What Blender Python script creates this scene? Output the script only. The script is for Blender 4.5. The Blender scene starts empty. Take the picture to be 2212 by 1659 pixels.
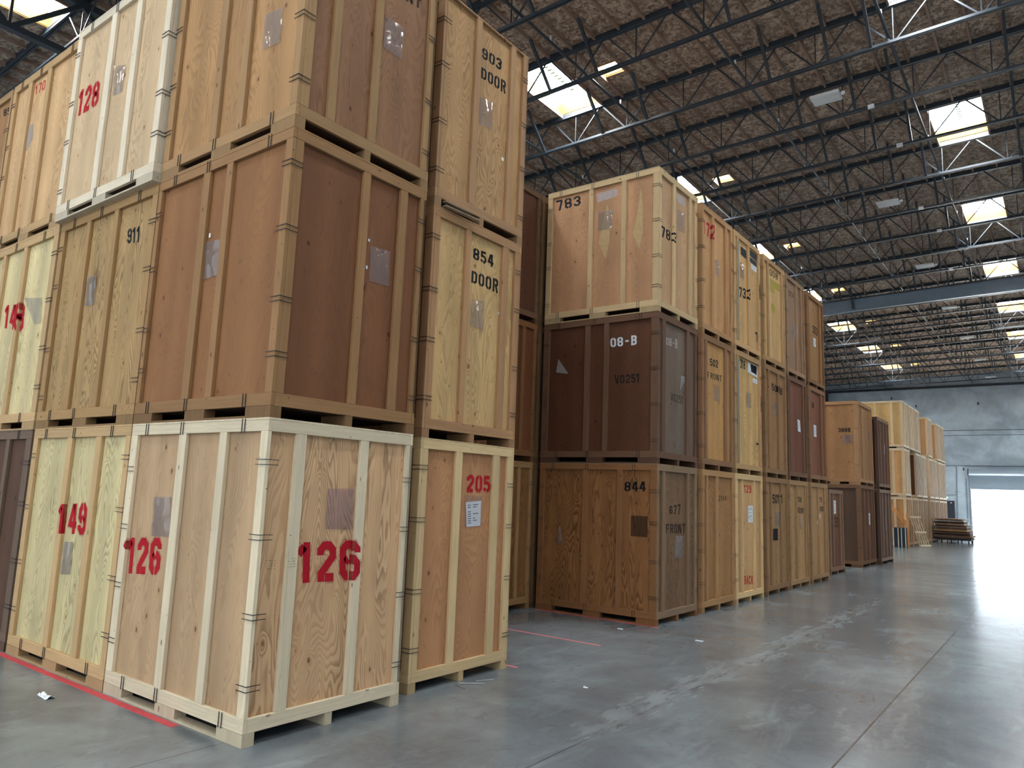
import bpy, bmesh, math, random
from mathutils import Vector, Matrix

random.seed(7)
SC = bpy.context.scene
COL = SC.collection
PI = math.pi

# ------------------------------------------------------------------ camera, light, exposure
def make_camera():
    yaw, pitch, roll = 0.6476, 0.1468, 0.0378
    f = Vector((-math.sin(yaw) * math.cos(pitch), math.cos(yaw) * math.cos(pitch), math.sin(pitch)))
    r = Vector((math.cos(yaw), math.sin(yaw), 0))
    u = r.cross(f)
    r2 = r * math.cos(roll) + u * math.sin(roll)
    u2 = -r * math.sin(roll) + u * math.cos(roll)
    cd = bpy.data.cameras.new('camera')
    cd.sensor_width = 36.0
    cd.lens = 1592.65 / 2212 * 36
    cd.clip_end = 500
    co = bpy.data.objects.new('camera', cd)
    COL.objects.link(co)
    m = Matrix((r2, u2, -f)).transposed().to_4x4()
    m.translation = Vector((4.7677, -3.3061, 1.8497))
    co.matrix_world = m
    SC.camera = co
make_camera()

SC.view_settings.view_transform = 'Standard'
SC.view_settings.look = 'None'
SC.view_settings.gamma = 1.0
SC.view_settings.use_curve_mapping = False
SC.view_settings.exposure = 1.52

W = bpy.data.worlds.new('sky'); SC.world = W; W.use_nodes = True
W.node_tree.nodes['Background'].inputs[0].default_value = (0.82, 0.91, 1.0, 1)
W.node_tree.nodes['Background'].inputs[1].default_value = 0.68
# sky brightened towards +y, added to send glare in through the end door
_t = W.node_tree; _bg = _t.nodes['Background']
_tc = _t.nodes.new('ShaderNodeTexCoord'); _dt = _t.nodes.new('ShaderNodeVectorMath'); _dt.operation = 'DOT_PRODUCT'; _dt.inputs[1].default_value = (0, 1, 0)
_mr = _t.nodes.new('ShaderNodeMapRange'); _mr.interpolation_type = 'SMOOTHSTEP'
for _i, _v in zip((1, 2, 3, 4), (.80, .98, .68, 6.0)): _mr.inputs[_i].default_value = _v
_t.links.new(_tc.outputs['Generated'], _dt.inputs[0]); _t.links.new(_dt.outputs['Value'], _mr.inputs[0]); _t.links.new(_mr.outputs[0], _bg.inputs[1])
sun = bpy.data.lights.new('sun', 'SUN'); sun.energy = 55.0; sun.angle = 0.02; sun.color = (1, .96, .9)
so = bpy.data.objects.new('sun', sun); COL.objects.link(so)
so.rotation_euler = (math.radians(-48), 0, math.radians(8))      # shines from beyond the far wall towards -y
PANE_STRENGTH = 17.0

# ------------------------------------------------------------------ geometry helpers
S = 0.0223                      # the roof rises to the right
def zr(x, z): return z + S * x
JOIST_Y0, JOIST_DY = 7.315, 2.4384
def jy(k): return JOIST_Y0 + JOIST_DY * k

def lin(c):
    return tuple(((v / 255) / 12.92 if v / 255 <= .04045 else ((v / 255 + .055) / 1.055) ** 2.4) for v in c)

def tag(o, label=None, cat=None, group=None, kind=None):
    if label: o['label'] = label
    if cat: o['category'] = cat
    if group: o['group'] = group
    if kind: o['kind'] = kind
    return o
def empty(name, loc, label, cat, group=None):
    o = bpy.data.objects.new(name, None); COL.objects.link(o); o.location = loc
    o.empty_display_size = .2
    return tag(o, label, cat, group)
def link(name, me, mat=None, parent=None, loc=(0, 0, 0), rot=None, color=None):
    o = bpy.data.objects.new(name, me); COL.objects.link(o)
    o.location = loc
    if rot: o.rotation_euler = rot
    if parent: o.parent = parent
    if mat and not me.materials: me.materials.append(mat)
    if mat and me.materials and me.materials[0] != mat:
        o.material_slots[0].link = 'OBJECT'; o.material_slots[0].material = mat
    if color: o.color = color
    return o
def bm_box(bm, lo, hi):
    v = [bm.verts.new((x, y, z)) for x in (lo[0], hi[0]) for y in (lo[1], hi[1]) for z in (lo[2], hi[2])]
    for q in ((0, 1, 3, 2), (4, 6, 7, 5), (0, 4, 5, 1), (2, 3, 7, 6), (0, 2, 6, 4), (1, 5, 7, 3)):
        bm.faces.new([v[i] for i in q])
def bm_bar(bm, p, q, w, h, up=(0, 0, 1)):
    p = Vector(p); q = Vector(q); d = (q - p).normalized(); up = Vector(up)
    s = d.cross(up)
    if s.length < 1e-4: s = d.cross(Vector((0, 1, 0)))
    s.normalize(); t = s.cross(d).normalized()
    a = [p + s * i * w / 2 + t * j * h / 2 for i, j in ((-1, -1), (1, -1), (1, 1), (-1, 1))]
    b = [x + (q - p) for x in a]
    va = [bm.verts.new(x) for x in a]; vb = [bm.verts.new(x) for x in b]
    bm.faces.new(va[::-1]); bm.faces.new(vb)
    for i in range(4): bm.faces.new((va[i], va[(i + 1) % 4], vb[(i + 1) % 4], vb[i]))
def bm_tube(bm, pts, r, n=8):
    rings = []
    for i, p in enumerate(pts):
        p = Vector(p); d = (Vector(pts[min(i + 1, len(pts) - 1)]) - Vector(pts[max(i - 1, 0)])).normalized()
        s = d.cross(Vector((0, 0, 1)))
        if s.length < 1e-3: s = d.cross(Vector((1, 0, 0)))
        s.normalize(); t = s.cross(d)
        rings.append([bm.verts.new(p + (s * math.cos(2 * PI * k / n) + t * math.sin(2 * PI * k / n)) * r) for k in range(n)])
    for a, b in zip(rings, rings[1:]):
        for k in range(n): bm.faces.new((a[k], a[(k + 1) % n], b[(k + 1) % n], b[k]))
    bm.faces.new(rings[0][::-1]); bm.faces.new(rings[-1])
def finish(name, bm):
    me = bpy.data.meshes.new(name); bmesh.ops.recalc_face_normals(bm, faces=bm.faces[:]); bm.to_mesh(me); bm.free(); return me
_cache = {}
def board_mesh(dx, dy, dz, bev=.003):
    k = (round(dx, 3), round(dy, 3), round(dz, 3), bev)
    if k not in _cache:
        bm = bmesh.new(); bm_box(bm, (-dx / 2, -dy / 2, -dz / 2), (dx / 2, dy / 2, dz / 2))
        if bev: bmesh.ops.bevel(bm, geom=bm.edges[:], offset=min(bev, dx / 4, dy / 4), segments=1, affect='EDGES')
        _cache[k] = finish('board', bm)
    return _cache[k]
def boxes_mesh(name, boxes):
    bm = bmesh.new()
    for lo, hi in boxes: bm_box(bm, lo, hi)
    return finish(name, bm)

# ------------------------------------------------------------------ materials
class NT:
    def __init__(s, name):
        s.m = bpy.data.materials.new(name); s.m.use_nodes = True
        s.t = s.m.node_tree; s.t.nodes.clear()
        s.out = s.n('ShaderNodeOutputMaterial'); 
    def n(s, typ, **kw):
        nd = s.t.nodes.new(typ)
        for k, v in kw.items(): setattr(nd, k, v)
        return nd
    def l(s, a, b): s.t.links.new(a, b)
    def val(s, sock, v):
        if hasattr(v, 'is_linked') or hasattr(v, 'links'): s.l(v, sock)
        else: sock.default_value = v
    def math(s, op, a, b=None, clamp=False):
        nd = s.n('ShaderNodeMath', operation=op, use_clamp=clamp); s.val(nd.inputs[0], a)
        if b is not None: s.val(nd.inputs[1], b)
        return nd.outputs[0]
    def comb(s, x, y, z):
        nd = s.n('ShaderNodeCombineXYZ')
        for i, v in enumerate((x, y, z)): s.val(nd.inputs[i], v)
        return nd.outputs[0]
    def noise(s, vec, scale, detail=2, rough=.5, dist=0):
        nd = s.n('ShaderNodeTexNoise'); s.l(vec, nd.inputs['Vector'])
        nd.inputs['Scale'].default_value = scale; nd.inputs['Detail'].default_value = detail
        nd.inputs['Roughness'].default_value = rough; nd.inputs['Distortion'].default_value = dist
        return nd.outputs['Fac']
    def ramp(s, v, a, b, lo=0., hi=1.):
        nd = s.n('ShaderNodeMapRange', interpolation_type='SMOOTHSTEP'); s.l(v, nd.inputs[0])
        for i, x in zip((1, 2, 3, 4), (a, b, lo, hi)): nd.inputs[i].default_value = x
        return nd.outputs[0]
    def mix(s, f, a, b, mode='MIX'):
        nd = s.n('ShaderNodeMix', data_type='RGBA', blend_type=mode); s.val(nd.inputs[0], f)
        for sock, v in ((nd.inputs[6], a), (nd.inputs[7], b)):
            if isinstance(v, tuple): sock.default_value = v if len(v) == 4 else v + (1,)
            else: s.l(v, sock)
        return nd.outputs[2]
    def scale(s, c, f):
        nd = s.n('ShaderNodeVectorMath', operation='SCALE'); s.l(c, nd.inputs[0]); s.val(nd.inputs['Scale'], f); return nd.outputs[0]
    def bsdf(s, color, rough=.7, spec=.25, metal=0, bump=None, bstr=.2, bdist=.002, **kw):
        b = s.n('ShaderNodeBsdfPrincipled')
        if isinstance(color, tuple): b.inputs['Base Color'].default_value = color if len(color) == 4 else color + (1,)
        else: s.l(color, b.inputs['Base Color'])
        s.val(b.inputs['Roughness'], rough); b.inputs['Specular IOR Level'].default_value = spec; b.inputs['Metallic'].default_value = metal
        for k, v in kw.items(): b.inputs[k].default_value = v
        if bump is not None:
            nb = s.n('ShaderNodeBump'); nb.inputs['Strength'].default_value = bstr; nb.inputs['Distance'].default_value = bdist
            s.l(bump, nb.inputs['Height']); s.l(nb.outputs[0], b.inputs['Normal'])
        return b.outputs[0]
    def done(s, sh): s.l(sh, s.out.inputs[0]); return s.m

def plywood():
    n = NT('plywood')
    oi = n.n('ShaderNodeObjectInfo'); tc = n.n('ShaderNodeTexCoord')
    sp = n.n('ShaderNodeSeparateXYZ'); n.l(tc.outputs['Object'], sp.inputs[0])
    rnd = n.math('MULTIPLY', oi.outputs['Random'], 91.7)
    u = n.math('ADD', sp.outputs[0], sp.outputs[1]); v = sp.outputs[2]
    # knots: sparse cells
    kv = n.n('ShaderNodeTexVoronoi', feature='F1'); kv.inputs['Scale'].default_value = 1.0; kv.inputs['Randomness'].default_value = 1
    n.l(n.comb(n.math('MULTIPLY', u, 6.6), n.math('MULTIPLY', v, 3.8), rnd), kv.inputs['Vector'])
    kd = kv.outputs['Distance']
    ksep = n.n('ShaderNodeSeparateColor'); n.l(kv.outputs['Color'], ksep.inputs[0])
    exists = n.ramp(ksep.outputs[0], .50, .54)
    core = n.math('MULTIPLY', n.ramp(kd, .12, .05), exists)
    halo = n.math('MULTIPLY', n.ramp(kd, .42, .05), exists)
    # rotary-cut figure: contour lines of a stretched smooth field
    hv = n.comb(n.math('MULTIPLY', u, 2.6), n.math('MULTIPLY', v, .42), rnd)
    h = n.noise(hv, 1.0, 2.2, .45, .35)
    h2 = n.noise(n.comb(n.math('MULTIPLY', u, 9), n.math('MULTIPLY', v, 2.2), rnd), 1.0, 2, .5)
    hh = n.math('ADD', n.math('MULTIPLY', h, 46.0), n.math('ADD', n.math('MULTIPLY', h2, 2.2), n.math('MULTIPLY', halo, 2.0)))
    fr = n.math('FRACT', hh)
    band = n.math('MULTIPLY', n.ramp(fr, .25, .8), n.ramp(fr, 1.0, .86))
    wide = n.ramp(n.noise(hv, 2.0, 1), .35, .65)          # where the figure opens out
    fib = n.noise(n.comb(n.math('MULTIPLY', u, 150), n.math('MULTIPLY', v, 4), rnd), 1.0, 2)
    blot = n.noise(n.comb(n.math('MULTIPLY', u, 2.2), n.math('MULTIPLY', v, 1.1), rnd), 1.0, 3, .55)
    strip = n.noise(n.comb(n.math('MULTIPLY', u, 4.2), n.math('MULTIPLY', v, .08), rnd), 1.0, 0)
    g = oi.outputs['Alpha']
    f = n.math('SUBTRACT', 1.0, n.math('MULTIPLY', n.math('MULTIPLY', band, g), n.math('ADD', .35, n.math('MULTIPLY', wide, .65))))
    f = n.math('MULTIPLY', f, n.math('ADD', .88, n.math('MULTIPLY', fib, .24)))
    f = n.math('MULTIPLY', f, n.math('ADD', .80, n.math('MULTIPLY', blot, .40)))
    f = n.math('MULTIPLY', f, n.math('ADD', .72, n.math('MULTIPLY', strip, .56)))
    base = n.mix(n.math('MULTIPLY', band, n.math('MULTIPLY', g, .8)), oi.outputs['Color'], n.mix(1.0, oi.outputs['Color'], (1.0, .79, .61), 'MULTIPLY'))
    col = n.scale(base, f)
    col = n.mix(n.math('MULTIPLY', halo, .25), col, n.mix(1.0, oi.outputs['Color'], (.75, .55, .42), 'MULTIPLY'))
    col = n.mix(n.math('MULTIPLY', core, .85), col, n.mix(1.0, oi.outputs['Color'], (.22, .15, .12), 'MULTIPLY'))
    sv = n.n('ShaderNodeTexVoronoi', feature='F1'); n.l(n.comb(n.math('MULTIPLY', u, 15), n.math('MULTIPLY', v, 7.5), n.math('ADD', rnd, 2.)), sv.inputs['Vector']); sv.inputs['Scale'].default_value = 1
    ss = n.n('ShaderNodeSeparateColor'); n.l(sv.outputs['Color'], ss.inputs[0])
    speck = n.math('MULTIPLY', n.ramp(sv.outputs['Distance'], .15, .07), n.ramp(ss.outputs[0], .70, .73))
    spz = n.ramp(n.noise(n.comb(n.math('MULTIPLY', u, 1.3), n.math('MULTIPLY', v, 2.6), rnd), 1., 2), .42, .56)      # they come in drifts
    col = n.mix(n.math('MULTIPLY', n.math('MULTIPLY', speck, spz), .7), col, n.mix(1.0, oi.outputs['Color'], (.25, .17, .13), 'MULTIPLY'))
    smudge = n.ramp(n.noise(n.comb(n.math('MULTIPLY', u, 3.0), n.math('MULTIPLY', v, 3.0), n.math('ADD', rnd, 9.)), 1., 5, .65), .60, .80)
    col = n.mix(n.math('MULTIPLY', smudge, .28), col, (.10, .07, .055))
    return n.done(n.bsdf(col, .62, .22, bump=fib, bstr=.12, bdist=.001))
def lumber():
    n = NT('lumber')
    oi = n.n('ShaderNodeObjectInfo'); tc = n.n('ShaderNodeTexCoord')
    sp = n.n('ShaderNodeSeparateXYZ'); n.l(tc.outputs['Object'], sp.inputs[0])
    rnd = n.math('MULTIPLY', oi.outputs['Random'], 77.3)
    u = n.math('ADD', sp.outputs[0], sp.outputs[1]); v = n.math('ADD', sp.outputs[2], rnd)
    kv = n.n('ShaderNodeTexVoronoi', feature='F1'); n.l(n.comb(n.math('MULTIPLY', u, 9), n.math('MULTIPLY', v, 4.0), rnd), kv.inputs['Vector']); kv.inputs['Scale'].default_value = 1
    ks = n.n('ShaderNodeSeparateColor'); n.l(kv.outputs['Color'], ks.inputs[0])
    kn = n.math('MULTIPLY', n.ramp(kv.outputs['Distance'], .13, .06), n.ramp(ks.outputs[0], .62, .66))
    hal = n.math('MULTIPLY', n.ramp(kv.outputs['Distance'], .5, .1), n.ramp(ks.outputs[0], .62, .66))
    st = n.noise(n.comb(n.math('ADD', n.math('MULTIPLY', u, 60), n.math('MULTIPLY', hal, 2)), n.math('MULTIPLY', v, 1.6), rnd), 1., 3)
    bl = n.noise(n.comb(n.math('MULTIPLY', u, 6), n.math('MULTIPLY', v, 1.3), rnd), 1., 4, .6)
    f = n.math('MULTIPLY', n.math('ADD', .80, n.math('MULTIPLY', st, .4)), n.math('ADD', .78, n.math('MULTIPLY', bl, .44)))
    f = n.math('MULTIPLY', f, n.math('ADD', .9, n.math('MULTIPLY', oi.outputs['Random'], .2)))
    col = n.scale(oi.outputs['Color'], f)
    col = n.mix(n.math('MULTIPLY', kn, .8), col, n.mix(1.0, oi.outputs['Color'], (.3, .2, .15), 'MULTIPLY'))
    nv = n.n('ShaderNodeTexVoronoi', feature='F1'); n.l(n.comb(n.math('MULTIPLY', u, 13), n.math('MULTIPLY', v, 9.0), n.math('ADD', rnd, 3.)), nv.inputs['Vector']); nv.inputs['Scale'].default_value = 1
    ns = n.n('ShaderNodeSeparateColor'); n.l(nv.outputs['Color'], ns.inputs[0])
    nail = n.math('MULTIPLY', n.ramp(nv.outputs['Distance'], .085, .05), n.ramp(ns.outputs[1], .55, .58))
    col = n.mix(n.math('MULTIPLY', nail, .8), col, (.05, .04, .035))
    dirt = n.ramp(n.noise(n.comb(n.math('MULTIPLY', u, 14), n.math('MULTIPLY', v, 3.5), n.math('ADD', rnd, 5.)), 1., 5, .7), .60, .78)
    col = n.mix(n.math('MULTIPLY', dirt, n.math('MULTIPLY', oi.outputs['Alpha'], .8)), col, (.08, .065, .055))
    return n.done(n.bsdf(col, .68, .2, bump=st, bstr=.15, bdist=.0015))
def concrete_floor():
    n = NT('polished_concrete')
    tc = n.n('ShaderNodeTexCoord'); sp = n.n('ShaderNodeSeparateXYZ'); n.l(tc.outputs['Object'], sp.inputs[0])
    P = tc.outputs['Object']; x, y = sp.outputs[0], sp.outputs[1]
    big = n.noise(P, .35, 4, .6, .4); mid = n.noise(P, 1.1, 4, .55, .3); fine = n.noise(P, 14, 4, .6)
    swirl = n.noise(n.comb(n.math('MULTIPLY', x, 3.4), n.math('MULTIPLY', y, .9), 0.), 1., 5, .65, 1.0)
    c = n.mix(n.ramp(big, .32, .68), (.120, .130, .138), (.275, .318, .328))
    c = n.mix(n.ramp(mid, .28, .82, 0, .75), c, (.105, .104, .118))
    c = n.mix(n.ramp(swirl, .50, .80, 0, .34), c, (.37, .425, .43))
    c = n.mix(n.ramp(fine, .35, .75, 0, .3), c, (.18, .195, .205))
    scf = n.noise(n.comb(n.math('ADD', n.math('MULTIPLY', x, 26.), n.math('MULTIPLY', y, 5.)), n.math('MULTIPLY', y, 3.2), 0.), 1., 4, .6, .6)
    c = n.mix(n.ramp(scf, .55, .85, 0, .16), c, (.36, .41, .42))
    scd = n.noise(n.comb(n.math('MULTIPLY', x, 7.), n.math('MULTIPLY', y, 6.), 4.), 1., 6, .72, .8)
    c = n.mix(n.ramp(scd, .50, .80, 0, .50), c, (.085, .09, .10))
    # chalky smear along one joint
    w2 = n.math('ADD', n.math('SUBTRACT', x, 1.60), n.math('MULTIPLY', n.math('SUBTRACT', n.noise(n.comb(0., y, 0.), .9, 2), .5), .7))
    sm = n.math('MULTIPLY', n.ramp(n.math('ABSOLUTE', w2), .30, .02), n.ramp(n.noise(n.comb(n.math('MULTIPLY', x, 9.), n.math('MULTIPLY', y, 2.2), 0.), 1., 6, .62, .3), .34, .82))
    sm = n.math('MULTIPLY', sm, n.math('MULTIPLY', n.ramp(y, 1.5, 2.6), n.ramp(y, 17., 9.)))
    c = n.mix(n.math('MULTIPLY', sm, .50), c, (.52, .56, .55))
    # saw-cut joints
    def line(d, w): return n.ramp(n.math('ABSOLUTE', d), w * 1.3, w * .5)
    j1 = line(n.math('ADD', n.math('SUBTRACT', x, 3.32), n.math('MULTIPLY', y, .0075)), .009)
    j2 = line(n.math('ADD', n.math('SUBTRACT', x, 1.70), n.math('MULTIPLY', y, .0065)), .007)
    j3 = line(n.math('ADD', x, .20), .006)
    yy = n.math('SUBTRACT', n.math('MODULO', n.math('ADD', n.math('SUBTRACT', y, 3.2), 60 + 4.6), 9.2), 4.6)
    j4 = n.math('MULTIPLY', line(yy, .008), n.ramp(x, 1.5, 1.66))
    j = n.math('MAXIMUM', n.math('MAXIMUM', j1, n.math('MULTIPLY', j2, .7)), n.math('MAXIMUM', n.math('MULTIPLY', j3, n.math('MULTIPLY', n.ramp(y, .3, .1), .6)), j4))
    c = n.mix(n.math('MULTIPLY', j, .85), c, (.02, .022, .025))
    ro = n.math('ADD', .15, n.math('MULTIPLY', mid, .16))
    ro = n.math('ADD', ro, n.math('MULTIPLY', sm, .3))
    return n.done(n.bsdf(c, ro, .5, bump=n.noise(n.comb(x, n.math('MULTIPLY', y, 2.6), 0.), 3.0, 3, .5), bstr=.035, bdist=.01))
def concrete_wall():
    n = NT('tilt_up_concrete')
    tc = n.n('ShaderNodeTexCoord'); P = tc.outputs['Object']; sp = n.n('ShaderNodeSeparateXYZ'); n.l(P, sp.inputs[0])
    a = n.noise(P, .45, 5, .6, .5); b = n.noise(P, 3, 5, .65)
    st = n.noise(n.comb(n.math('MULTIPLY', sp.outputs[0], 3.5), 0., n.math('MULTIPLY', sp.outputs[2], .25)), 1., 3)
    c = n.mix(n.ramp(a, .35, .68), (.37, .45, .52), (.58, .69, .78))
    c = n.mix(n.ramp(b, .4, .8, 0, .35), c, (.30, .345, .385))
    c = n.mix(n.math('MULTIPLY', n.ramp(st, .55, .75), n.ramp(sp.outputs[2], 6., 10., 0, .35)), c, (.50, .52, .45))
    return n.done(n.bsdf(c, .75, .2))
def osb():
    n = NT('osb_sheathing')
    tc = n.n('ShaderNodeTexCoord'); P = tc.outputs['Object']; sp = n.n('ShaderNodeSeparateXYZ'); n.l(P, sp.inputs[0])
    nd = n.n('ShaderNodeTexNoise'); n.l(P, nd.inputs['Vector']); nd.inputs['Scale'].default_value = 7; nd.inputs['Detail'].default_value = 2
    wp = n.n('ShaderNodeVectorMath', operation='MULTIPLY_ADD'); n.l(nd.outputs['Color'], wp.inputs[0]); wp.inputs[1].default_value = (.22, .22, 0); n.l(P, wp.inputs[2])
    sq = n.n('ShaderNodeVectorMath', operation='MULTIPLY'); n.l(wp.outputs[0], sq.inputs[0]); sq.inputs[1].default_value = (1.0, .38, 1)
    v1 = n.n('ShaderNodeTexVoronoi'); n.l(sq.outputs[0], v1.inputs['Vector']); v1.inputs['Scale'].default_value = 26
    sq2 = n.n('ShaderNodeVectorMath', operation='MULTIPLY'); n.l(wp.outputs[0], sq2.inputs[0]); sq2.inputs[1].default_value = (.4, 1.0, 1)
    v2 = n.n('ShaderNodeTexVoronoi'); n.l(sq2.outputs[0], v2.inputs['Vector']); v2.inputs['Scale'].default_value = 20
    s1 = n.n('ShaderNodeSeparateColor'); n.l(v1.outputs['Color'], s1.inputs[0]); s2 = n.n('ShaderNodeSeparateColor'); n.l(v2.outputs['Color'], s2.inputs[0])
    f = n.math('ADD', n.math('MULTIPLY', s1.outputs[0], .55), n.math('MULTIPLY', s2.outputs[1], .45))
    c = n.mix(n.ramp(f, .15, .95), (.20, .140, .105), (.62, .49, .385))
    c = n.mix(n.ramp(n.noise(P, .8, 3), .4, .7, 0, .4), c, (.22, .16, .13))
    ys = n.math('ABSOLUTE', n.math('SUBTRACT', n.math('MODULO', n.math('ADD', sp.outputs[1], 60.), 1.2192), .6))
    c = n.mix(n.ramp(ys, .012, .005, 0, .3), c, (.02, .015, .012))
    return n.done(n.bsdf(c, .8, .15))
def plain(name, c, rough=.5, spec=.4, metal=0, var=.0, vs=8):
    n = NT(name)
    if var:
        tc = n.n('ShaderNodeTexCoord'); f = n.noise(tc.outputs['Object'], vs, 4, .6)
        col = n.scale(n.mix(0.0, c, c), n.math('ADD', 1 - var, n.math('MULTIPLY', f, 2 * var)))
    else: col = c
    return n.done(n.bsdf(col, rough, spec, metal))
def tinted(name, rough=.6, spec=.3):
    n = NT(name); oi = n.n('ShaderNodeObjectInfo'); tc = n.n('ShaderNodeTexCoord')
    f = n.noise(tc.outputs['Object'], 22, 4, .7)
    return n.done(n.bsdf(n.scale(oi.outputs['Color'], n.math('ADD', .75, n.math('MULTIPLY', f, .5))), rough, spec))
def paint(name, solid):
    n = NT(name); oi = n.n('ShaderNodeObjectInfo'); tc = n.n('ShaderNodeTexCoord')
    f = n.noise(tc.outputs['Object'], 16, 4, .7)
    b = n.bsdf(n.scale(oi.outputs['Color'], n.math('ADD', .7, n.math('MULTIPLY', f, .6))), .75, .2)
    tr = n.n('ShaderNodeBsdfTransparent'); mx = n.n('ShaderNodeMixShader')
    a = n.math('MULTIPLY', n.ramp(f, .20, .36), oi.outputs['Alpha']) if solid else n.math('MULTIPLY', n.ramp(f, .35, .65), n.math('MULTIPLY', oi.outputs['Alpha'], .35))
    n.l(a, mx.inputs[0]); n.l(tr.outputs[0], mx.inputs[1]); n.l(b, mx.inputs[2])
    return n.done(mx.outputs[0])
def plastic_film():
    n = NT('clear_plastic_film'); oi = n.n('ShaderNodeObjectInfo')
    b = n.bsdf(oi.outputs['Color'], .12, 1.0, **{'Coat Weight': .6, 'Coat Roughness': .06})
    tr = n.n('ShaderNodeBsdfTransparent'); tr.inputs[0].default_value = (.93, .92, .93, 1)
    mx = n.n('ShaderNodeMixShader'); n.l(oi.outputs['Alpha'], mx.inputs[0]); n.l(tr.outputs[0], mx.inputs[1]); n.l(b, mx.inputs[2])
    return n.done(mx.outputs[0])
def emit(name, c, s):
    n = NT(name); e = n.n('ShaderNodeEmission'); e.inputs[0].default_value = c + (1,); e.inputs[1].default_value = s
    return n.done(e.outputs[0])

M = dict(ply=plywood(), lum=lumber(), floor=concrete_floor(), wall=concrete_wall(), osb=osb(),
         steel=plain('dark_painted_steel', (.030, .040, .052), .42, .5, 0, .25, 6),
         galv=plain('grey_steel', (.24, .30, .36), .45, .5, .3, .15, 4),
         wire=plain('black_wire', (.018, .017, .018), .45, .5),
         paint=paint('stencil_paint', True), spray=paint('overspray', False), film=plastic_film(),
         tint=tinted('matt_tinted'), white=plain('white_enamel', (.78, .80, .82), .35, .5),
         paper=plain('white_paper', (.80, .84, .88), .7, .2), black=plain('black_rubber', (.015, .016, .02), .6, .3),
         shutter=plain('shutter_paint', (.34, .42, .50), .45, .4, .1, .06, 2),
         pane=emit('daylit_pane', (.88, .96, 1.0), PANE_STRENGTH), lens=plain('lamp_lens', (.80, .83, .85), .35, .4),
         red=plain('red_floor_paint', (.62, .075, .085), .6, .3, 0, .35, 18),
         apron=plain('sunlit_apron_concrete', (.62, .60, .57), .8, .2, 0, .08, 1), green=emit('green_exit_glow', (.1, 1., .45), 2.0))

# ------------------------------------------------------------------ stencil lettering
def mir(pts): return [(.6 - x, y) for x, y in pts]
GL = {
 '0': [[(.28, .1), (.22, .1), (.1, .22), (.1, .78), (.22, .9), (.28, .9)], mir([(.28, .1), (.22, .1), (.1, .22), (.1, .78), (.22, .9), (.28, .9)])],
 '1': [[(.34, 0), (.34, 1)], [(.10, .70), (.27, .90)]],
 '2': [[(.1, .66), (.1, .78), (.22, .9), (.38, .9), (.5, .78), (.5, .62), (.13, .2), (.13, 0)], [(.25, .1), (.54, .1)]],
 '3': [[(.1, .72), (.1, .8), (.22, .9), (.38, .9), (.5, .8), (.5, .62), (.4, .52), (.24, .52)], [(.3, .49), (.4, .48), (.5, .38), (.5, .2), (.38, .1), (.22, .1), (.1, .2), (.1, .28)]],
 '4': [[(.42, 0), (.42, 1)], [(.32, .98), (.1, .34), (.32, .30)], [(.5, .3), (.6, .3)]],
 '5': [[(.52, .9), (.12, .9), (.12, .57), (.36, .57), (.5, .45), (.5, .22), (.38, .1), (.28, .1)], [(.22, .1), (.1, .2), (.1, .28)]],
 '6': [[(.5, .70), (.5, .78), (.38, .9), (.22, .9), (.1, .78), (.1, .22), (.22, .1), (.28, .1)], [(.32, .1), (.38, .1), (.5, .22), (.5, .42), (.38, .54), (.32, .54)], [(.28, .54), (.18, .46)]],
 '7': [[(.06, .9), (.5, .9), (.5, .8), (.26, 0)]],
 '8': [[(.28, .1), (.22, .1), (.1, .2), (.1, .4), (.2, .51), (.1, .62), (.1, .8), (.22, .9), (.28, .9)], mir([(.28, .1), (.22, .1), (.1, .2), (.1, .4), (.2, .51), (.1, .62), (.1, .8), (.22, .9), (.28, .9)]), [(.2, .51), (.4, .51)]],
 'D': [[(.12, 0), (.12, 1)], [(.24, .9), (.38, .9), (.5, .78), (.5, .22), (.38, .1), (.24, .1)]],
 'R': [[(.12, 0), (.12, 1)], [(.24, .9), (.38, .9), (.5, .8), (.5, .6), (.4, .5), (.24, .5)], [(.36, .44), (.52, 0)]],
 'F': [[(.14, 0), (.14, 1)], [(.26, .9), (.54, .9)], [(.26, .52), (.46, .52)]],
 'N': [[(.1, 0), (.1, 1)], [(.5, 0), (.5, 1)], [(.16, .92), (.44, .08)]],
 'T': [[(.04, .9), (.56, .9)], [(.3, .82), (.3, 0)]],
 'V': [[(.08, 1), (.26, .03)], [(.52, 1), (.34, .03)]],
 'B': [[(.12, 0), (.12, 1)], [(.22, .9), (.38, .9), (.48, .8), (.48, .62), (.38, .52), (.22, .52)], [(.38, .5), (.5, .4), (.5, .2), (.38, .1), (.22, .1)]],
 'K': [[(.12, 0), (.12, 1)], [(.22, .5), (.52, .98)], [(.24, .55), (.54, 0)]],
 'A': [[(.08, 0), (.27, .97)], [(.52, 0), (.33, .97)], [(.22, .3), (.38, .3)]],
 'C': [[(.5, .7), (.5, .78), (.38, .9), (.22, .9), (.1, .78), (.1, .22), (.22, .1), (.38, .1), (.5, .22), (.5, .3)]],
 'H': [[(.1, 0), (.1, 1)], [(.5, 0), (.5, 1)], [(.18, .5), (.42, .5)]],
 '-': [[(.1, .5), (.45, .5)]], ' ': [],
}
GL['9'] = [[(.6 - x, 1 - y) for x, y in p] for p in GL['6']]
GL['O'] = GL['0']; GL['I'] = [[(.3, 0), (.3, 1)]]; GL['L'] = [[(.14, 1), (.14, .1), (.52, .1)]]
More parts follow.
